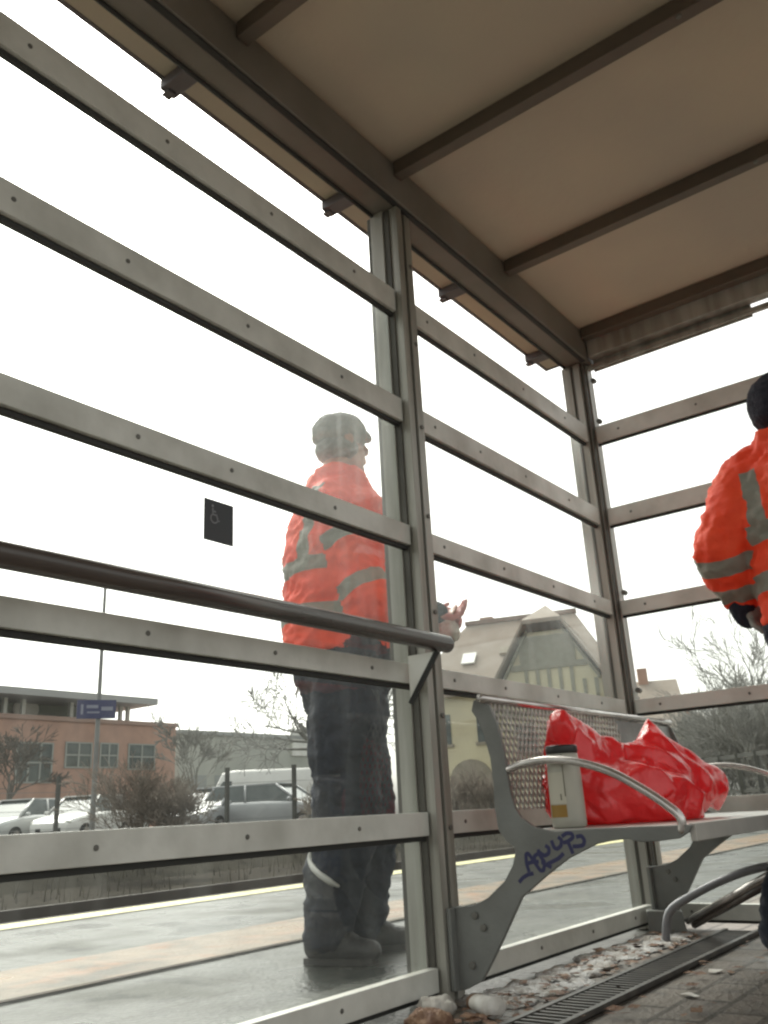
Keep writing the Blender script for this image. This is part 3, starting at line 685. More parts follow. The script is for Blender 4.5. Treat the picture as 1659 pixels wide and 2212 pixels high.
def person(label, B, fwd, J, hatkind, gl_mats, bandcfg, fat=.165, jh=-.10, leg=1.0):
    f, s = basis(fwd)
    root = thing('person', label, 'person', B)
    b0 = Vector(B)
    Lc = {k: (Vector(v)-b0) for k, v in J.items() if k[:2] != 'nr'}
    Z = Vector((0, 0, 1))
    nk, pv = Lc['neck'], Lc['pelvis']
    up_ = nk-pv
    # body under the clothes, one continuous mesh
    bd = MB(); head(bd, Lc['head'], f, s, 1.0)
    section_loft(bd, [(pv, f*.10, s*.15), (pv+up_*.35, f*.095, s*.14), (pv+up_*.75, f*.11, s*.17), (pv+up_*.95, f*.06, s*.10), (nk, f*.05, s*.055)])
    for a in ('l', 'r'):
        bd.limb([Lc['sh_'+a], Lc['el_'+a], Lc['wr_'+a]], [.05, .042, .030])
        bd.limb([pv+s*(.09 if a == 'l' else -.09), Lc['kn_'+a], Lc['an_'+a]], [.075, .055, .042])
        dd = (Lc['wr_'+a]-Lc['el_'+a]).normalized()
        if 'hd_'+a in Lc: dd = (Lc['hd_'+a]-Lc['wr_'+a]).normalized()
        hand(bd, Lc['wr_'+a]+dd*.03, dd, Vector(J['nr_'+a]) if 'nr_'+a in J else ((f.cross(dd)) if (f.cross(dd)).length > .1 else s), 1 if a == 'l' else -1, .85, .68)
    remesh(bd, 'body', .0065, SKIN, root, 2)
    # jacket
    jk = MB()
    secs = [(pv+Z*jh, f*fat*.96, s*.205), (pv+Z*.02, f*fat, s*.21), (pv+up_*.30, f*fat, s*.205), (pv+up_*.62, f*fat*1.02, s*.215), (pv+up_*.84, f*fat*.88, s*.20), (nk+Z*-.02-f*.01, f*.115, s*.13), (nk+Z*.05-f*.015, f*.10, s*.105), (nk+Z*.075-f*.015, f*.093, s*.095)]
    section_loft(jk, secs)
    for a in ('l', 'r'):
        k_ = nk+(Lc['sh_'+a]-nk)*.5+Z*.01
        e2 = Lc['el_'+a].lerp(Lc['wr_'+a], .5)
        jk.limb([k_, Lc['sh_'+a], Lc['sh_'+a].lerp(Lc['el_'+a], .5), Lc['el_'+a], e2, Lc['wr_'+a]], [.09, .094, .092, .088, .080, .046])
    arms = [[Lc['sh_'+a], Lc['el_'+a], Lc['wr_'+a]] for a in 'lr']
    def band(p):
        best = -1
        dm = min((polydist(p, A) for A in arms), key=lambda t: t[0])
        tz = (p-pv).dot(up_)/up_.length_squared; lat = (p-pv).dot(s)
        on_arm = dm[0] < .105 and dm[1] > .09
        if on_arm:
            for q in bandcfg['arm']: best = max(best, .027-abs(dm[1]-q))
        else:
            h = (p-pv).dot(up_.normalized())
            for q in bandcfg['torso']: best = max(best, .027-abs(h-q))
            if bandcfg['torso'][-1] < h < up_.length*.93: best = max(best, .027-abs(abs(lat)-.10-.05*(h/up_.length-.5)))
        return best
    remesh(jk, 'jacket', .0095, HIVIS, root, 3, wr(hash_seed(label), .016), band)
    # dark cuffs
    for a in ('l', 'r'):
        cf = MB(); dd = (Lc['wr_'+a]-Lc['el_'+a]).normalized(); cf.limb([Lc['wr_'+a]+dd*.012, Lc['wr_'+a]+dd*.05], [.046, .040])
        remesh(cf, 'cuff', .007, NAVY, root, 2, wr(4, .004))
    for a in ('l', 'r'):
        g_ = MB(); dd = (Lc['wr_'+a]-Lc['el_'+a]).normalized()
        if 'hd_'+a in Lc: dd = (Lc['hd_'+a]-Lc['wr_'+a]).normalized()
        nn = Vector(J['nr_'+a]) if 'nr_'+a in J else (f.cross(dd) if f.cross(dd).length > .1 else s)
        hand(g_, Lc['wr_'+a]+dd*.022, dd, nn, 1 if a == 'l' else -1, .85, .98)
        remesh(g_, 'glove', .0045, gl_mats[a], root, 1)
    # trousers
    tr = MB()
    section_loft(tr, [(pv+Z*.06, f*.13*leg, s*.175), (pv-Z*.06, f*.14*leg, s*.185), (pv-Z*.13, f*.135*leg, s*.17)])
    for a in ('l', 'r'):
        o_ = pv+s*(.085 if a == 'l' else -.085)
        tr.limb([o_-Z*.02, o_.lerp(Lc['kn_'+a], .5), Lc['kn_'+a], Lc['kn_'+a].lerp(Lc['an_'+a], .5), Lc['an_'+a]-Z*.01], [.125*leg, .120*leg, .098*leg, .092*leg, .078])
    tro = remesh(tr, 'trousers', .0095, NAVY, root, 3, wr(9, .016)); root_parts[label] = tro
    for a in ('l', 'r'):
        bt_ = MB(); an = Lc['an_'+a]; ff = Lc.get('toe_'+a, f); 
        bt_.limb([an+Z*.05, an-Z*.02], [.058, .052]); bt_.limb([an-ff*.045-Z*.055, an+ff*.06-Z*.060, an+ff*.17-Z*.066], [.042, .042, .034]); bt_.limb([an-Z*.02, an+ff*.09-Z*.045], [.045, .035])
        bo_ = remesh(bt_, 'boot', .007, BOOT, root, 2)
        sl = MB(); sf = Vector((ff.x, ff.y, 0)).normalized(); ss = Vector((-sf.y, sf.x, 0)); A0 = Vector((an.x, an.y, 0))
        sl.prism([A0+sf*u+ss*v_+Z*.002 for u, v_ in ((-.075,-.026),(-.05,-.036),(.06,-.040),(.13,-.038),(.165,-.024),(.174,0),(.165,.024),(.13,.038),(.06,.040),(-.05,.036),(-.075,.026),(-.082,0))], Z*.018)
        sl.build('sole', mat('boot sole rubber', (.035, .033, .03), .8), bo_)
        for v in bo_.data.vertices:
            if v.co.z < .004: v.co.z = .004+(v.co.z-.004)*.05
    hc = Lc['head']; M = Matrix((f, s, Z)).transposed()
    if hatkind == 'cap':
        h = MB(); h.ell(hc+M @ Vector((-.012, 0, .045)), (.112, .092, .088), 14, 20, M); h.ell(hc+M @ Vector((-.015, 0, .028)), (.110, .090, .05), 12, 20, M)
        h.limb([hc+M @ Vector((.085, .03, .052)), hc+M @ Vector((.122, .0, .040)), hc+M @ Vector((.085, -.03, .052))], [.012, .010, .012])
        h.limb([hc+M @ Vector((.06, 0, .056)), hc+M @ Vector((.118, 0, .041))], [.03, .012])
        o = remesh(h, 'cap', .006, CAPG, root, 2, wr(2, .006))
        hh_ = MB(); hh_.ell(hc+M @ Vector((-.025, 0, -.03)), (.088, .086, .062), 12, 18, M); remesh(hh_, 'hair', .006, mat('grey hair', (.24, .24, .225), .9, 0, (.34, .34, .32), 60, bump=.6), root, 2, wr(6, .006))
    else:
        h = MB(); h.ell(hc+M @ Vector((-.012, 0, .030)), (.116, .098, .105), 14, 20, M); h.limb([hc+M @ Vector((.08*math.cos(t)-.012, .066*math.sin(t), -.012)) for t in np.linspace(0, 6.28, 14)], [.026]*14)
        remesh(h, 'beanie', .006, HAT, root, 2, wr(2, .004))
    return root, Lc, f, s
def hash_seed(t): return sum(ord(ch) for ch in t) % 17

# worker behind the glass, seen from the side
B1 = Vector((-2.05, 2.39, 0)); n1 = Vector((B1.x, B1.y, 0)).normalized()
def p1(x, y, o=0): return onP(x, y, B1, n1) + n1*o
r1 = Vector((n1.y, -n1.x, 0))
fd1 = (r1*.90 + n1*.40)
J1 = dict(head=p1(740, 962), neck=p1(738, 1058), pelvis=p1(738, 1400), sh_r=p1(716, 1128, -.13), el_r=p1(800, 1330, -.20), wr_r=p1(905, 1340, -.16),
          sh_l=p1(775, 1122, .17), el_l=p1(860, 1310, .25), wr_l=p1(922, 1318, .12), hd_l=p1(985, 1318, .08), kn_r=p1(745, 1770, -.06), an_r=p1(708, 2035, -.06), kn_l=p1(792, 1770, .13), an_l=p1(782, 2010, .14))
for k in ('an_r', 'an_l'): J1[k].z = .105
J1['nr_l'] = Vector((0, 0, 1))*.8 + n1*.5; J1['toe_r'] = B1 + (r1*.8-n1*.4); J1['toe_l'] = B1 + (r1*.95+n1*.1)
person('person in orange jacket and grey cap wiping the glass from outside', B1, fd1, J1, 'cap', {'l': PGLOVE, 'r': PGLOVE}, dict(arm=(.14, .33), torso=(.10, .27)), .205, -.035, 1.12)
# pale piping on the shin of his trousers
from mathutils.bvhtree import BVHTree
tro = root_parts['person in orange jacket and grey cap wiping the glass from outside']
bv = BVHTree.FromPolygons([v.co+B1 for v in tro.data.vertices], [p.vertices[:] for p in tro.data.polygons])
pts = []
for u, v in ((672,1836),(670,1856),(676,1874),(692,1890),(712,1904),(730,1914)):
    h = bv.ray_cast(CAM, ray(u, v).normalized())
    if h[0]: pts.append(h[0]-B1)
if len(pts) > 2: pm = MB(); pm.smooth = True; pm.limb(pts, [.005]+[.010]*(len(pts)-2)+[.006], 8, 3); pm.build('piping', REFLP, tro)
cl_ = p1(972, 1352, .06); c_ = MB(); c_.ell((0, 0, 0), (.045, .03, .055), 16, 22)
co_ = remesh(c_, 'cleaning_cloth', .007, PAPER, None, 1, lambda q: noise.noise(q*22)*.02+(.5-abs(noise.noise(q*40)))*.012); co_.location = cl_
tag(co_, 'pale cleaning cloth under the hand of the person outside', 'cloth')
# worker inside at the right edge of the frame, back to the camera
B2 = Vector((-.36, 2.72, 0)); n2 = Vector((0, 1, 0))
def p2(x, y, o=0): return onP(x, y, B2, n2) + n2*o
J2 = dict(head=p2(1698, 893), neck=p2(1722, 985), pelvis=p2(1808, 1285), sh_l=p2(1610, 1050), el_l=p2(1570, 1190, -.04), wr_l=p2(1592, 1292, .05), hd_l=p2(1640, 1352, .08),
          sh_r=p2(1850, 1020), el_r=p2(1900, 1170, .08), wr_r=p2(1900, 1190, .3), kn_l=p2(1800, 1720, .03), an_l=p2(1722, 2090, 0), kn_r=p2(1900, 1700), an_r=p2(1900, 2060))
for k in ('an_r', 'an_l'): J2[k].z = .105
f2 = Vector((.25, .97, 0)); 
J2['toe_l'] = B2 + f2; J2['toe_r'] = B2 + f2
person('person in orange jacket and navy beanie with back turned at right edge', B2, f2, J2, 'beanie', {'l': GLOVE, 'r': GLOVE}, dict(arm=(.252, .352), torso=(.06, .20)), .165, -.06)

# ------------------------------------------------------------------ background buildings
BX = -52
bb_ = thing('brick_building', 'long red brick building with flat overhanging roof beyond the car park', 'building', (BX, 30, .06))
def loc(v, X=BX, o=(BX, 30, .06)): return Vector(v)-Vector(o)
yr = onX(380, 1574, BX).y-30; ztop = onX(190, 1561, BX).z-.06
MB().box((-14, -22, 0), (0, yr, ztop)).build('wall', BRICK, bb_)
MB().box((-14.1, -22, ztop), (.15, yr+.12, ztop+.28)).build('parapet', mat('brick coping', (.36, .25, .21), .8), bb_)
yc0 = onX(318, 1532, BX).y-30; zc = onX(190, 1516, BX-1).z-.06
MB().box((-13, -22, ztop+.28), (-2.5, onX(225, 1540, BX).y-30, zc-.2)).build('penthouse', GGREEN, bb_)
MB().box((-14, -22, zc-.2), (1.2, yc0, zc+.25)).build('roof', mat('flat roof edge', (.36, .36, .36), .6), bb_)
for px in (20, 60, 165, 272, 288): 
    y = onX(px, 1550, BX).y-30; MB().box((-.8, y-.12, ztop+.28), (-.55, y+.12, zc-.2)).build('column', WFRAME, bb_)
y0, y1 = onX(70, 1545, BX).y-30, onX(128, 1545, BX).y-30
b = MB(); b.ell((-2.4, (y0+y1)/2, (ztop+zc)/2+.2), (.12, (y1-y0)/2, .75), 10, 18); b.build('round_window', WHITE, bb_)
for (xa, ya, xb, yb_, nm) in ((38,1602,108,1692,3), (143,1602,195,1660,2), (217,1604,252,1660,2), (278,1606,332,1664,2), (-90,1600,-30,1662,2)):
    A = onX(xa, ya, BX)-Vector((BX, 30, .06)); C_ = onX(xb, yb_, BX)-Vector((BX, 30, .06))
    wn = MB(); wn.box((-.25, A.y, C_.z), (.02, C_.y, A.z)); wo_ = wn.build('window', GLASSD, bb_)
    fr = MB()
    for k in range(nm+1): y = A.y+(C_.y-A.y)*k/nm; fr.box((.021, y-.06, C_.z), (.07, y+.06, A.z))
    fr.box((.022, A.y, A.z-.10), (.065, C_.y, A.z)); fr.box((.022, A.y, C_.z), (.065, C_.y, C_.z+.10)); fr.box((.022, A.y, (A.z+C_.z)/2-.05), (.065, C_.y, (A.z+C_.z)/2+.05))
    fr.build('frame', mat('grey window frame', (.30, .31, .29), .6), wo_)
y0 = onX(208, 1600, BX).y-30; MB().tube([(.12, y0, 0), (.12, y0, ztop)], .07, 8).build('drainpipe', WFRAME, bb_)

gb = thing('grey_building', 'plain grey flat roofed building behind the van', 'building', (-62, 50, .06))
o = Vector((-62, 50, .06)); A = onX(388, 1585, -62)-o; Bq = onX(760, 1562, -62)-o
MB().box((-16, A.y, 0), (0, Bq.y, A.z)).build('wall', CONC, gb)
MB().box((-16.2, A.y-.2, A.z), (.25, Bq.y, A.z+.35)).build('roof', mat('grey roof edge', (.34, .35, .34), .7), gb)
C_ = onX(628, 1575, -62)-o; D_ = onX(688, 1634, -62)-o
MB().box((-.1, C_.y, D_.z), (.18, D_.y, C_.z)).build('white_panel', WHITE, gb)
for px in (430, 480, 530, 580):
    y = onX(px, 1650, -62).y-50; wn = MB(); wn.box((-.2, y-.9, 3.2), (.02, y+.9, 4.5)).build('window', mat('pale window', (.28, .30, .29), .3), gb)

# half timbered house beyond the second glazed bay
hp_ = at(1135, 1735, 42); hv = Vector((hp_.x, hp_.y, 0)).normalized()
house = thing('timbered_house', 'cream house with half timbered gable and brown tiled roof', 'house', (hp_.x, hp_.y, .06), math.atan2(hv.y, hv.x)-R(90)+R(-12))
# local frame: +x to the right, +y away, origin at the middle of the front
MB().box((-5.2, .6, 0), (4.4, 9, 6.0)).build('wall', CREAM, house)
def roof_poly(mb, pts, th=.18): mb.prism(pts, (0, 0, -th))
rf = MB()
roof_poly(rf, [(-5.7,.1,5.75),(4.9,.1,5.75),(2.6,4.6,9.9),(-3.2,4.6,9.9)]); roof_poly(rf, [(-5.7,9.5,5.75),(-5.7,.1,5.75),(-3.2,4.6,9.9)]); roof_poly(rf, [(4.9,9.5,5.75),(-5.7,9.5,5.75),(-3.2,4.6,9.9),(2.6,4.6,9.9)]); roof_poly(rf, [(4.9,.1,5.75),(4.9,9.5,5.75),(2.6,4.6,9.9)])
rfo = rf.build('roof', TILE, house)
MB().bar((-3.3, 4.6, 9.95), (2.7, 4.6, 9.95), .35, .22).build('ridge', mat('ridge tiles', (.24, .17, .14), .9), rfo)
MB().box((-2.6, 5.0, 8.6), (-1.9, 5.7, 10.3)).build('chimney', BRICK, rfo)
s1 = MB(); s1.T = Matrix.Translation((-2.6, 2.05, 7.62)) @ Matrix.Rotation(R(42), 4, 'X'); s1.box((-.35, -.45, 0), (.35, .45, .08)); s1.build('skylight', WHITE, rfo)
s1 = MB(); s1.T = Matrix.Translation((-.4, 2.3, 7.85)) @ Matrix.Rotation(R(42), 4, 'X'); s1.box((-.6, -.3, 0), (.6, .3, .12)); s1.build('dormer_vent', STONE, rfo)
# projecting gable wing with timbering
gw = MB(); gw.prism([(-.3,-1.6,0),(4.3,-1.6,0),(4.3,-1.6,5.6),(2.9,-1.6,7.9),(1.1,-1.6,7.9),(-.3,-1.6,5.6)], (0, 3.2, 0)); gw.build('gable_wall', CREAM, house)
gr_ = MB()
roof_poly(gr_, [(-.95,-2.3,5.0),(-.95,3,5.0),(1.15,3.4,8.35),(1.15,-2.3,8.35)]); roof_poly(gr_, [(4.95,-2.3,5.0),(4.95,3,5.0),(2.85,3.4,8.35),(2.85,-2.3,8.35)])
roof_poly(gr_, [(1.1,-2.35,8.36),(2.9,-2.35,8.36),(2.0,-.6,9.3)]); roof_poly(gr_, [(1.1,-2.35,8.36),(2.0,-.6,9.3),(2.0,4.2,9.3),(1.1,4.0,8.36)]); roof_poly(gr_, [(2.9,-2.35,8.36),(2.0,-.6,9.3),(2.0,4.2,9.3),(2.9,4.0,8.36)])
gr_.build('gable_roof', TILE, house)
tb = MB()
for k in range(9): x = -.05+k*.51; tb.box((x-.075, -1.66, 4.95 if k % 2 else 4.4), (x+.075, -1.603, 6.25 if .7 < x < 3.3 else 5.6))
tb.box((-.3, -1.67, 4.2), (4.3, -1.603, 4.42)); tb.box((.3, -1.68, 6.2), (3.7, -1.603, 6.45)); tb.box((.75, -1.672, 6.45), (3.25, -1.603, 7.7))
for x0, x1 in ((-.2, 1.2), (4.2, 2.8)): tb.bar((x0, -1.70, 5.6), (x1, -1.70, 7.95), .10, .24, (0, 1, 0))
tb.build('timber_frame', TIMB, house)
for x, z, w_, h_ in ((.7, 2.6, .9, 1.3), (2.2, 2.6, .9, 1.3), (3.4, 2.6, .6, 1.3), (1.0, 4.5, .7, .0)):
    if h_ == 0: continue
    q = MB().box((x-w_/2, -1.66, z), (x+w_/2, -1.60, z+h_)).build('window', GLASSD, house); MB().box((x-w_/2-.1, -1.69, z-.12), (x+w_/2+.1, -1.59, z-.001)).build('sill', STONE, q)
for x, z in ((-3.9, 3.4), (-1.6, 3.4)):
    q = MB().box((x-.5, .56, z), (x+.5, .62, z+1.4)).build('window', GLASSD, house); MB().box((x-.6, .50, z-.14), (x+.6, .60, z-.001)).build('sill', STONE, q)
dr = MB(); dr.prism([(-3.6,.52,0),(-1.5,.52,0),(-1.5,.52,1.7)]+[(-2.55+1.05*math.cos(a), .52, 1.7+.95*math.sin(a)) for a in np.linspace(.2, 2.94, 9)]+[(-3.6,.52,1.7)], (0, .1, 0)); dr.build('arched_door', STONE, house)
MB().box((-5.3, .48, 0), (-.3, .598, .9)).build('plinth', STONE, house)

def simple_house(label, base, D, rz, w_, d_, hw_, hr_, wm, rm, wins):
    p = at(base[0], base[1], D); t = thing('house', label, 'house', (p.x, p.y, .06), rz)
    MB().box((-w_/2, 0, 0), (w_/2, d_, hw_)).build('wall', wm, t)
    r_ = MB(); r_.prism([(-w_/2-.4, -.4, hw_-.15), (-w_/2-.4, d_/2, hr_), (-w_/2-.4, d_+.4, hw_-.15), (-w_/2-.4, d_/2, hr_-.35)], (w_+.8, 0, 0)); ro = r_.build('roof', rm, t)
    g_ = MB(); g_.prism([(-w_/2, 0, hw_), (-w_/2, d_, hw_), (-w_/2, d_/2, hr_-.4)], (w_, 0, 0)); g_.build('gable', wm, t)
    MB().box((w_*.2, d_/2-.3, hr_-.8), (w_*.2+.6, d_/2+.3, hr_+.8)).build('chimney', BRICK, ro)
    for x, z in wins:
        q = MB().box((x-.5, -.05, z), (x+.5, .03, z+1.2)).build('window', GLASSD, t); MB().box((x-.57, -.08, z-.1), (x+.57, -.02, z-.001)).build('sill', WFRAME, q)
    return t
simple_house('brown roofed house seen just right of the corner post', (1375, 1740), 55, R(24), 6.5, 8, 4.3, 7.6, CREAM, TILE, ((-2, 1.2), (1.5, 1.2)))
simple_house('small brick house with orange wall right of the bench', (1480, 1735), 62, R(20), 3.4, 6, 4.0, 5.9, mat('orange brick', (.42, .22, .15), .9, 0, (.36, .2, .14), 2), mat('pale roof tiles', (.38, .33, .28), .9), ((-.8, 1.5), (.9, 1.5)))

# ------------------------------------------------------------------ trees and shrubs
def branch(mb, p, d, L, r, depth, rnd, spread, up_, tw, minr):
    k = 4; pts = [p]; rs = [r]; q = p.copy(); dd = d.normalized()
    for i in range(k):
        dd = (dd + Vector((rnd.uniform(-1, 1), rnd.uniform(-1, 1), rnd.uniform(-1, 1)))*.16 + Vector((0, 0, up_))*.08).normalized()
        q = q + dd*L/k; pts.append(q.copy()); rs.append(max(minr, r*(1-.45*(i+1)/k)))
    mb.tube(pts, rs, 5 if depth > 2 else 3, False)
    if depth == 0: return
    nb = rnd.randint(2, 3) + (1 if depth <= 2 else 0)
    for j in range(nb):
        t = rnd.uniform(.35, 1.0); i = min(k-1, int(t*k)); bp_ = pts[i].lerp(pts[i+1], t*k-i)
        a = dd.orthogonal().normalized(); a.rotate(Matrix.Rotation(rnd.uniform(0, 6.28), 3, dd))
        nd = (dd*math.cos(spread) + a*math.sin(spread)*rnd.uniform(.7, 1.3)).normalized()
        branch(mb, bp_, nd, L*rnd.uniform(.6, .82), rs[i+1]*.62, depth-1, rnd, spread, up_, tw, minr)
def tree(name, label, base, h, seed, bark, lean=(0, 0), r=.16, depth=6, spread=.6, minr=.008, trunk=.3, group='bare winter trees'):
    rnd = random.Random(seed); t = thing(name, label, 'tree', base, 0, group)
    tr_ = MB(); tr_.smooth = True; th = h*trunk; top = Vector((lean[0]*.4, lean[1]*.4, th))
    tr_.tube([(0, 0, -.1), top*.5+Vector((rnd.uniform(-.1, .1), 0, 0)), top], [r*1.25, r, r*.85], 9); tr_.build('trunk', bark, t)
    cr = MB(); cr.smooth = True
    for j in range(4):
        a = rnd.uniform(0, 6.28); d = Vector((math.cos(a)*.55+lean[0]*.3, math.sin(a)*.55+lean[1]*.3, rnd.uniform(.7, 1.2)))
        branch(cr, top*rnd.uniform(.8, 1), d, h*.27, r*.6, depth-1, rnd, spread, .5, .5, minr)
    cr.build('crown', bark, t); return t
def shrub(label, base, h, wdt, seed, bark, stems=26, depth=3, minr=.006, group='bare shrubs', cat='shrub'):
    rnd = random.Random(seed); t = thing('bare_shrub', label, cat, base, 0, group); cr = MB(); cr.smooth = True
    for j in range(stems):
        a = rnd.uniform(0, 6.28); l = rnd.random()**.6; d = Vector((math.cos(a)*l*wdt/h, math.sin(a)*l*wdt/h, 1))
        branch(cr, Vector((math.cos(a)*.2*l, math.sin(a)*.2*l, 0)), d, h*rnd.uniform(.35, .55), .022, depth, rnd, .5, .35, .5, minr)
    cr.build('twigs', bark, t)
    st_ = MB(); st_.tube([(0, 0, -.1), (.03, .02, h*.25), (.0, .05, h*.5)], [.09, .07, .04], 7); st_.build('stem', BARK, t); return t
p = at(768, 1790, 22); tree('bare_tree', 'bare tree with spreading boughs behind the legs of the person outside', (p.x, p.y, .06), 5.6, 21, BARKG, (-.9, -.5), .15, 6, .75, .010, .28)
p = at(1640, 1700, 24); tree('bare_tree', 'bare tree below the glove of the person at right edge', (p.x, p.y, 0), 5.6, 8, BARKG, (0, 0), .10, 5, .6, .008, .3)
p = at(420, 1785, 48); tree('bare_tree', 'thin bare tree in front of the grey building left end', (p.x, p.y, .06), 6.3, 5, BARKG, (0, 0), .12, 6, .5, .018, .3)
p = at(10, 1785, 40); tree('bare_tree', 'bare tree at the far left in front of the brick building', (p.x, p.y, .06), 5.2, 15, BARK, (0, 0), .11, 6, .6, .014, .3)
p = at(300, 1790, 22); shrub('large brown bare shrub with dark stem before the brick building', (p.x, p.y, .03), 1.75, 1.7, 4, TWIG, 30, 4, .006)
p = at(375, 1790, 21); shrub('lower brown bare shrub between the tall shrub and the silver cars', (p.x, p.y, .03), 1.2, .6, 14, TWIG, 28, 4, .006)
p = at(720, 1790, 20); shrub('low scrub bush close behind the trouser legs', (p.x, p.y, .03), 1.2, .9, 34, TWIG, 20, 3, .006)
for i, (px, D, h, sd2) in enumerate(((1440, 30, 2.2, 41), (1500, 26, 2.6, 42), (1550, 24, 2.8, 43), (1610, 22, 2.9, 44), (1670, 21, 3.0, 45))):
    p = at(px, 1720, D)
    shrub(['dark scrub behind the right peak of the red sack', 'grey shrub directly right of the orange brick house', 'tall grey shrub second from the right edge group of scrub', 'dense grey shrub under the right bare tree', 'grey shrub cut by the right frame edge'][i], (p.x, p.y, 0), h*.9, 1.5, sd2, BARKG, 26, 4, .0065, 'grey scrub beyond the end wall')
p = at(985, 1740, 30); shrub('bare brown scrub in front of the house door', (p.x, p.y, .03), 1.5, 1.3, 51, TWIG, 26, 3, .008)
p = at(1060, 1740, 30); shrub('bare brown scrub beneath the house gable', (p.x, p.y, .03), 1.8, 1.3, 52, TWIG, 26, 3, .008)
# dark garden railing beyond the end wall
p = at(1530, 1700, 17); q = at(1690, 1690, 15); rl = thing('garden_railing', 'dark horizontal railing before the grey scrub at right', 'railing', (p.x, p.y, 0)); v = Vector((q.x-p.x, q.y-p.y, 0))
MB().bar(Vector((0, 0, 1.05)), v+Vector((0, 0, 1.05)), .05, .07).build('top_bar', DKT, rl); MB().bar(Vector((0, 0, .5)), v+Vector((0, 0, .5)), .04, .05).build('lower_bar', DKT, rl)
for k in range(5): MB().bar(v*(k/4), v*(k/4)+Vector((0, 0, 1.1)), .07, .07, (1, 0, 0)).build('post', DKT, rl)

# ------------------------------------------------------------------ station sign on its pole, fence posts
p = at(199, 1782, 25); v = Vector((p.x, p.y, 0)).normalized(); sg = thing('station_sign', 'blue station name sign on a tall grey lamp pole', 'sign', (p.x, p.y, .03), math.atan2(v.y, v.x)-R(90)+R(6))
MB().tube([(0, 0, 0), (0, 0, 4.2), (0, 0, 7.0)], [.075, .06, .045], 10).build('pole', STEELP, sg)
MB().bar((0, 0, 7.0), (.75, 0, 7.12), .05, .05).box((.45, -.09, 7.06), (1.05, .09, 7.16)).build('lamp_head', STEELP, sg)
zc_ = at(207, 1531, 25).z-.03
MB().box((-.56, -.10, zc_-.27), (.44, -.05, zc_+.22)).build('sign_panel', BLUE, sg)
tx = MB(); rnd = random.Random(2); tx = MB()
for x0, x1, z0, z1 in ((-.46, -.40, -.16, .10), (-.32, -.02, .0, .085), (.06, .36, -.06, .04), (-.30, .02, -.13, -.085)): tx.box((x0, -.104, zc_+z0), (x1, -.1005, zc_+z1))
tx.build('lettering', mat('sign lettering', (.26, .27, .34), .6), sg)
fn = thing('car_park_fence', 'wire fence on dark posts along the car park edge', 'fence', (0, 0, .02))
fps = [at(px, 1790, D) for px, D in ((-40, 27), (120, 28), (300, 30), (490, 27), (637, 27), (760, 28))]
for p in fps: MB().box((p.x-.05, p.y-.05, 0), (p.x+.05, p.y+.05, 1.95)).build('post', DKT, fn)
wr_ = MB()
for a, b in zip(fps[:-1], fps[1:]):
    for z in (.5, 1.0, 1.5): wr_.bar((a.x, a.y, z), (b.x, b.y, z), .012, .012)
wr_.build('wires', STEELP, fn)

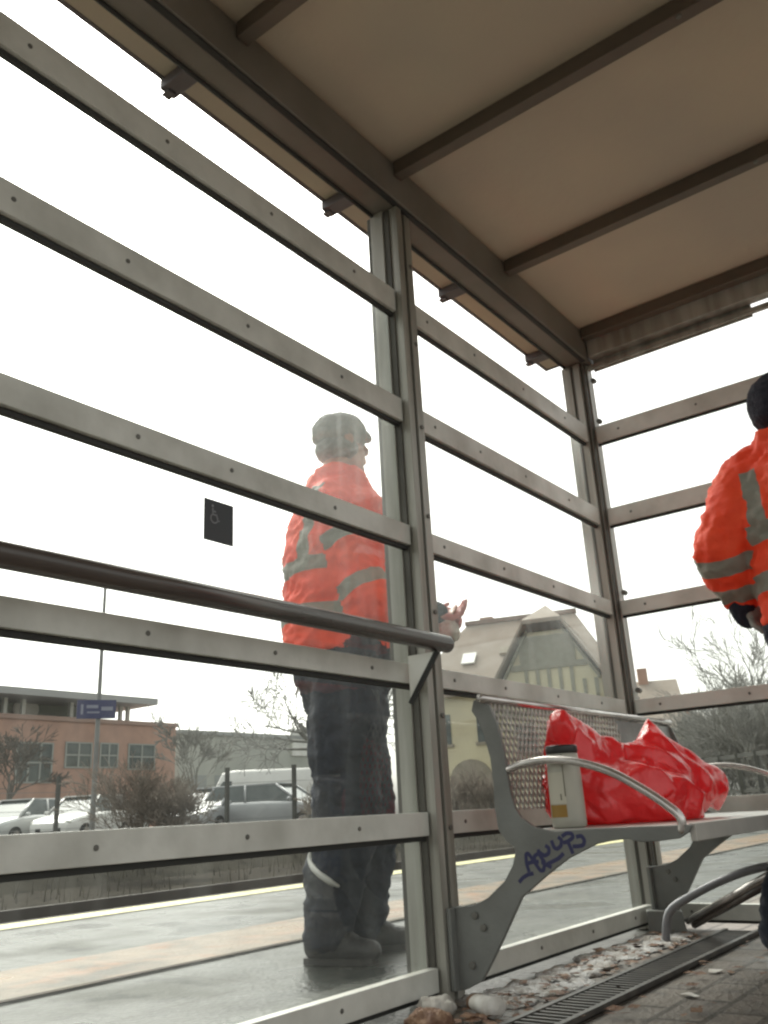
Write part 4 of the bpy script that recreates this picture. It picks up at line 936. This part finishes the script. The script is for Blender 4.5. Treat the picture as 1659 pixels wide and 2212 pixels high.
# ------------------------------------------------------------------ parked vehicles
def loft_x(mb, secs):                # secs: x, list of (y, z) outline
    n = len(secs[0][1]); vs = []; fs = []
    for x, ol in secs: vs += [(x, y, z) for y, z in ol]
    for i in range(len(secs)-1):
        for j in range(n): fs.append((i*n+j, i*n+(j+1) % n, (i+1)*n+(j+1) % n, (i+1)*n+j))
    fs += [tuple(range(n-1, -1, -1)), tuple(range((len(secs)-1)*n, len(secs)*n))]
    mb.add(vs, fs)
def car(label, p, rz, paint, kind='hatch', group='cars parked in the car park', cat='car'):
    L = {'hatch': 4.0, 'estate': 4.6, 'van': 5.2}[kind]; W = .86 if kind != 'van' else .98
    t = thing('parked_car' if kind != 'van' else 'parked_van', label, cat, p, rz, group)
    def ring(w_, z0, z1): r_ = .08; return [(-w_+.06, z0), (w_-.06, z0), (w_, z0+.12), (w_, z1-r_), (w_-r_, z1), (-w_+r_, z1), (-w_, z1-r_), (-w_, z0+.12)]
    b = MB(); b.smooth = True; h = L/2
    if kind == 'van':
        loft_x(b, [(-h, ring(W-.06, .35, 2.2)), (-h+.1, ring(W, .28, 2.32)), (h-1.9, ring(W, .28, 2.36)), (h-1.45, ring(W-.04, .28, 2.28)), (h-.95, ring(W-.05, .28, 1.30)), (h-.2, ring(W-.06, .28, 1.08)), (h, ring(W-.2, .36, .85))])
    else:
        loft_x(b, [(-h, ring(W-.12, .40, .86)), (-h+.12, ring(W-.03, .26, .98)), (-h+.8, ring(W, .22, .99)), (.2, ring(W, .22, .97)), (h-1.0, ring(W-.01, .22, .92)), (h-.25, ring(W-.07, .25, .78)), (h, ring(W-.2, .34, .66))])
    bo_ = b.build('body', paint, t, .01)
    if kind == 'van':
        MB().add([(h-1.50, -.75, 2.10), (h-1.50, .75, 2.10), (h-.98, .82, 1.34), (h-.98, -.82, 1.34)], [(0,1,2,3)]).build('windscreen', GLASSD, t)
        for s in (-1, 1): MB().prism([(h-1.85, s*(W-.003), 1.95), (h-1.5, s*(W-.003), 1.95), (h-1.05, s*(W-.003), 1.35), (h-1.85, s*(W-.003), 1.35)], (0, s*.012, 0)).build('side_window', GLASSD, t)
    else:
        rear = -h+.12 if kind == 'estate' else -h+.25
        base = [(rear, .97), (h-1.05, .94)]; topx = (rear+.38, h-1.85); zt = 1.47
        g_ = MB(); g_.smooth = False
        def pl(x, w_, z): return [(x, -w_, z), (x, w_, z)]
        P = [(rear, -W+.06, .96), (rear, W-.06, .96), (h-1.05, W-.08, .93), (h-1.05, -W+.08, .93), (topx[0], -W+.24, zt), (topx[0], W-.24, zt), (topx[1], W-.24, zt), (topx[1], -W+.24, zt)]
        g_.add(P, [(0,1,5,4), (1,2,6,5), (2,3,7,6), (3,0,4,7), (4,5,6,7)]); g_.build('windows', GLASSD, t)
        r_ = MB(); r_.smooth = True; r_.prism([(topx[0]-.12, -W+.24, zt), (topx[0]-.12, W-.24, zt), (topx[1]+.10, W-.24, zt), (topx[1]+.10, -W+.24, zt)], (0, 0, .045))
        for s in (-1, 1):
            for x0, x1 in ((rear, topx[0]), (h-1.05, topx[1]), ((rear+h-1.05)/2-.1, (topx[0]+topx[1])/2)):
                r_.bar((x0, s*(W-.07), .95), (x1, s*(W-.245), zt+.01), .07, .06)
        r_.build('roof', paint, t)
        for s in (-1, 1): MB().ell((h-1.25, s*(W+.07), 1.0), (.06, .10, .07), 6, 8).build('mirror', paint, t)
    for s in (-1, 1):
        for x in (-h+.75, h-.80):
            wh = MB(); wh.smooth = False; wh.tube([(x, s*(W-.20), .31), (x, s*(W+.012), .31)], .31, 18); wo_ = wh.build('wheel', TYRE, t)
            MB().tube([(x, s*(W+.010), .31), (x, s*(W+.022), .31)], .19, 12).build('rim', CHROME, wo_)
        MB().ell((h-.14, s*(W-.28), .66), (.10, .17, .08), 6, 10).build('headlight', LENS, t)
        MB().ell((-h+.06, s*(W-.16), .80), (.07, .10, .12), 6, 8).build('tail_light', REDL, t)
    MB().box((h-.06, -.45, .34), (h+.012, .45, .50)).build('grille', DARK, t)
    MB().box((h+.005, -.26, .42), (h+.016, .26, .52)).build('number_plate', WHITE, t)
    return t
SILV = carpaint('silver paint', (.40, .41, .42)); WPA = carpaint('white car paint', (.76, .75, .72)); GREYB = carpaint('blue grey paint', (.20, .22, .25)); REDP = carpaint('dark red paint', (.30, .04, .04)); PALE = carpaint('pale silver paint', (.55, .56, .55))
def face(px, D, turn): p = at(px, 1780, D); return (p.x, p.y, .06), math.atan2(-p.y, -p.x)+R(turn)
for px, D, turn, pt, kind, lb in ((180, 33, -32, WPA, 'hatch', 'white hatchback facing the tracks right of the dark fence post'), (40, 34, -38, PALE, 'hatch', 'pale silver hatchback at the far left of the car park'), (95, 42, 20, WPA, 'hatch', 'white car behind the pale silver hatchback at far left'),
        (200, 43, -80, PALE, 'estate', 'light car parked behind the white hatchback'), (128, 47, 10, REDP, 'hatch', 'dark red car showing beside the fence post'),
        (462, 31, -28, SILV, 'hatch', 'silver hatchback half hidden by the brown shrub'), (590, 30, 62, SILV, 'estate', 'silver estate car parked side on before the white van')):
    L_, rz = face(px, D, turn); car(lb, L_, rz, pt, kind)
L_, rz = face(548, 38, -97); car('white delivery van standing behind the silver estate car', L_, rz, WPA, 'van', None, 'van')
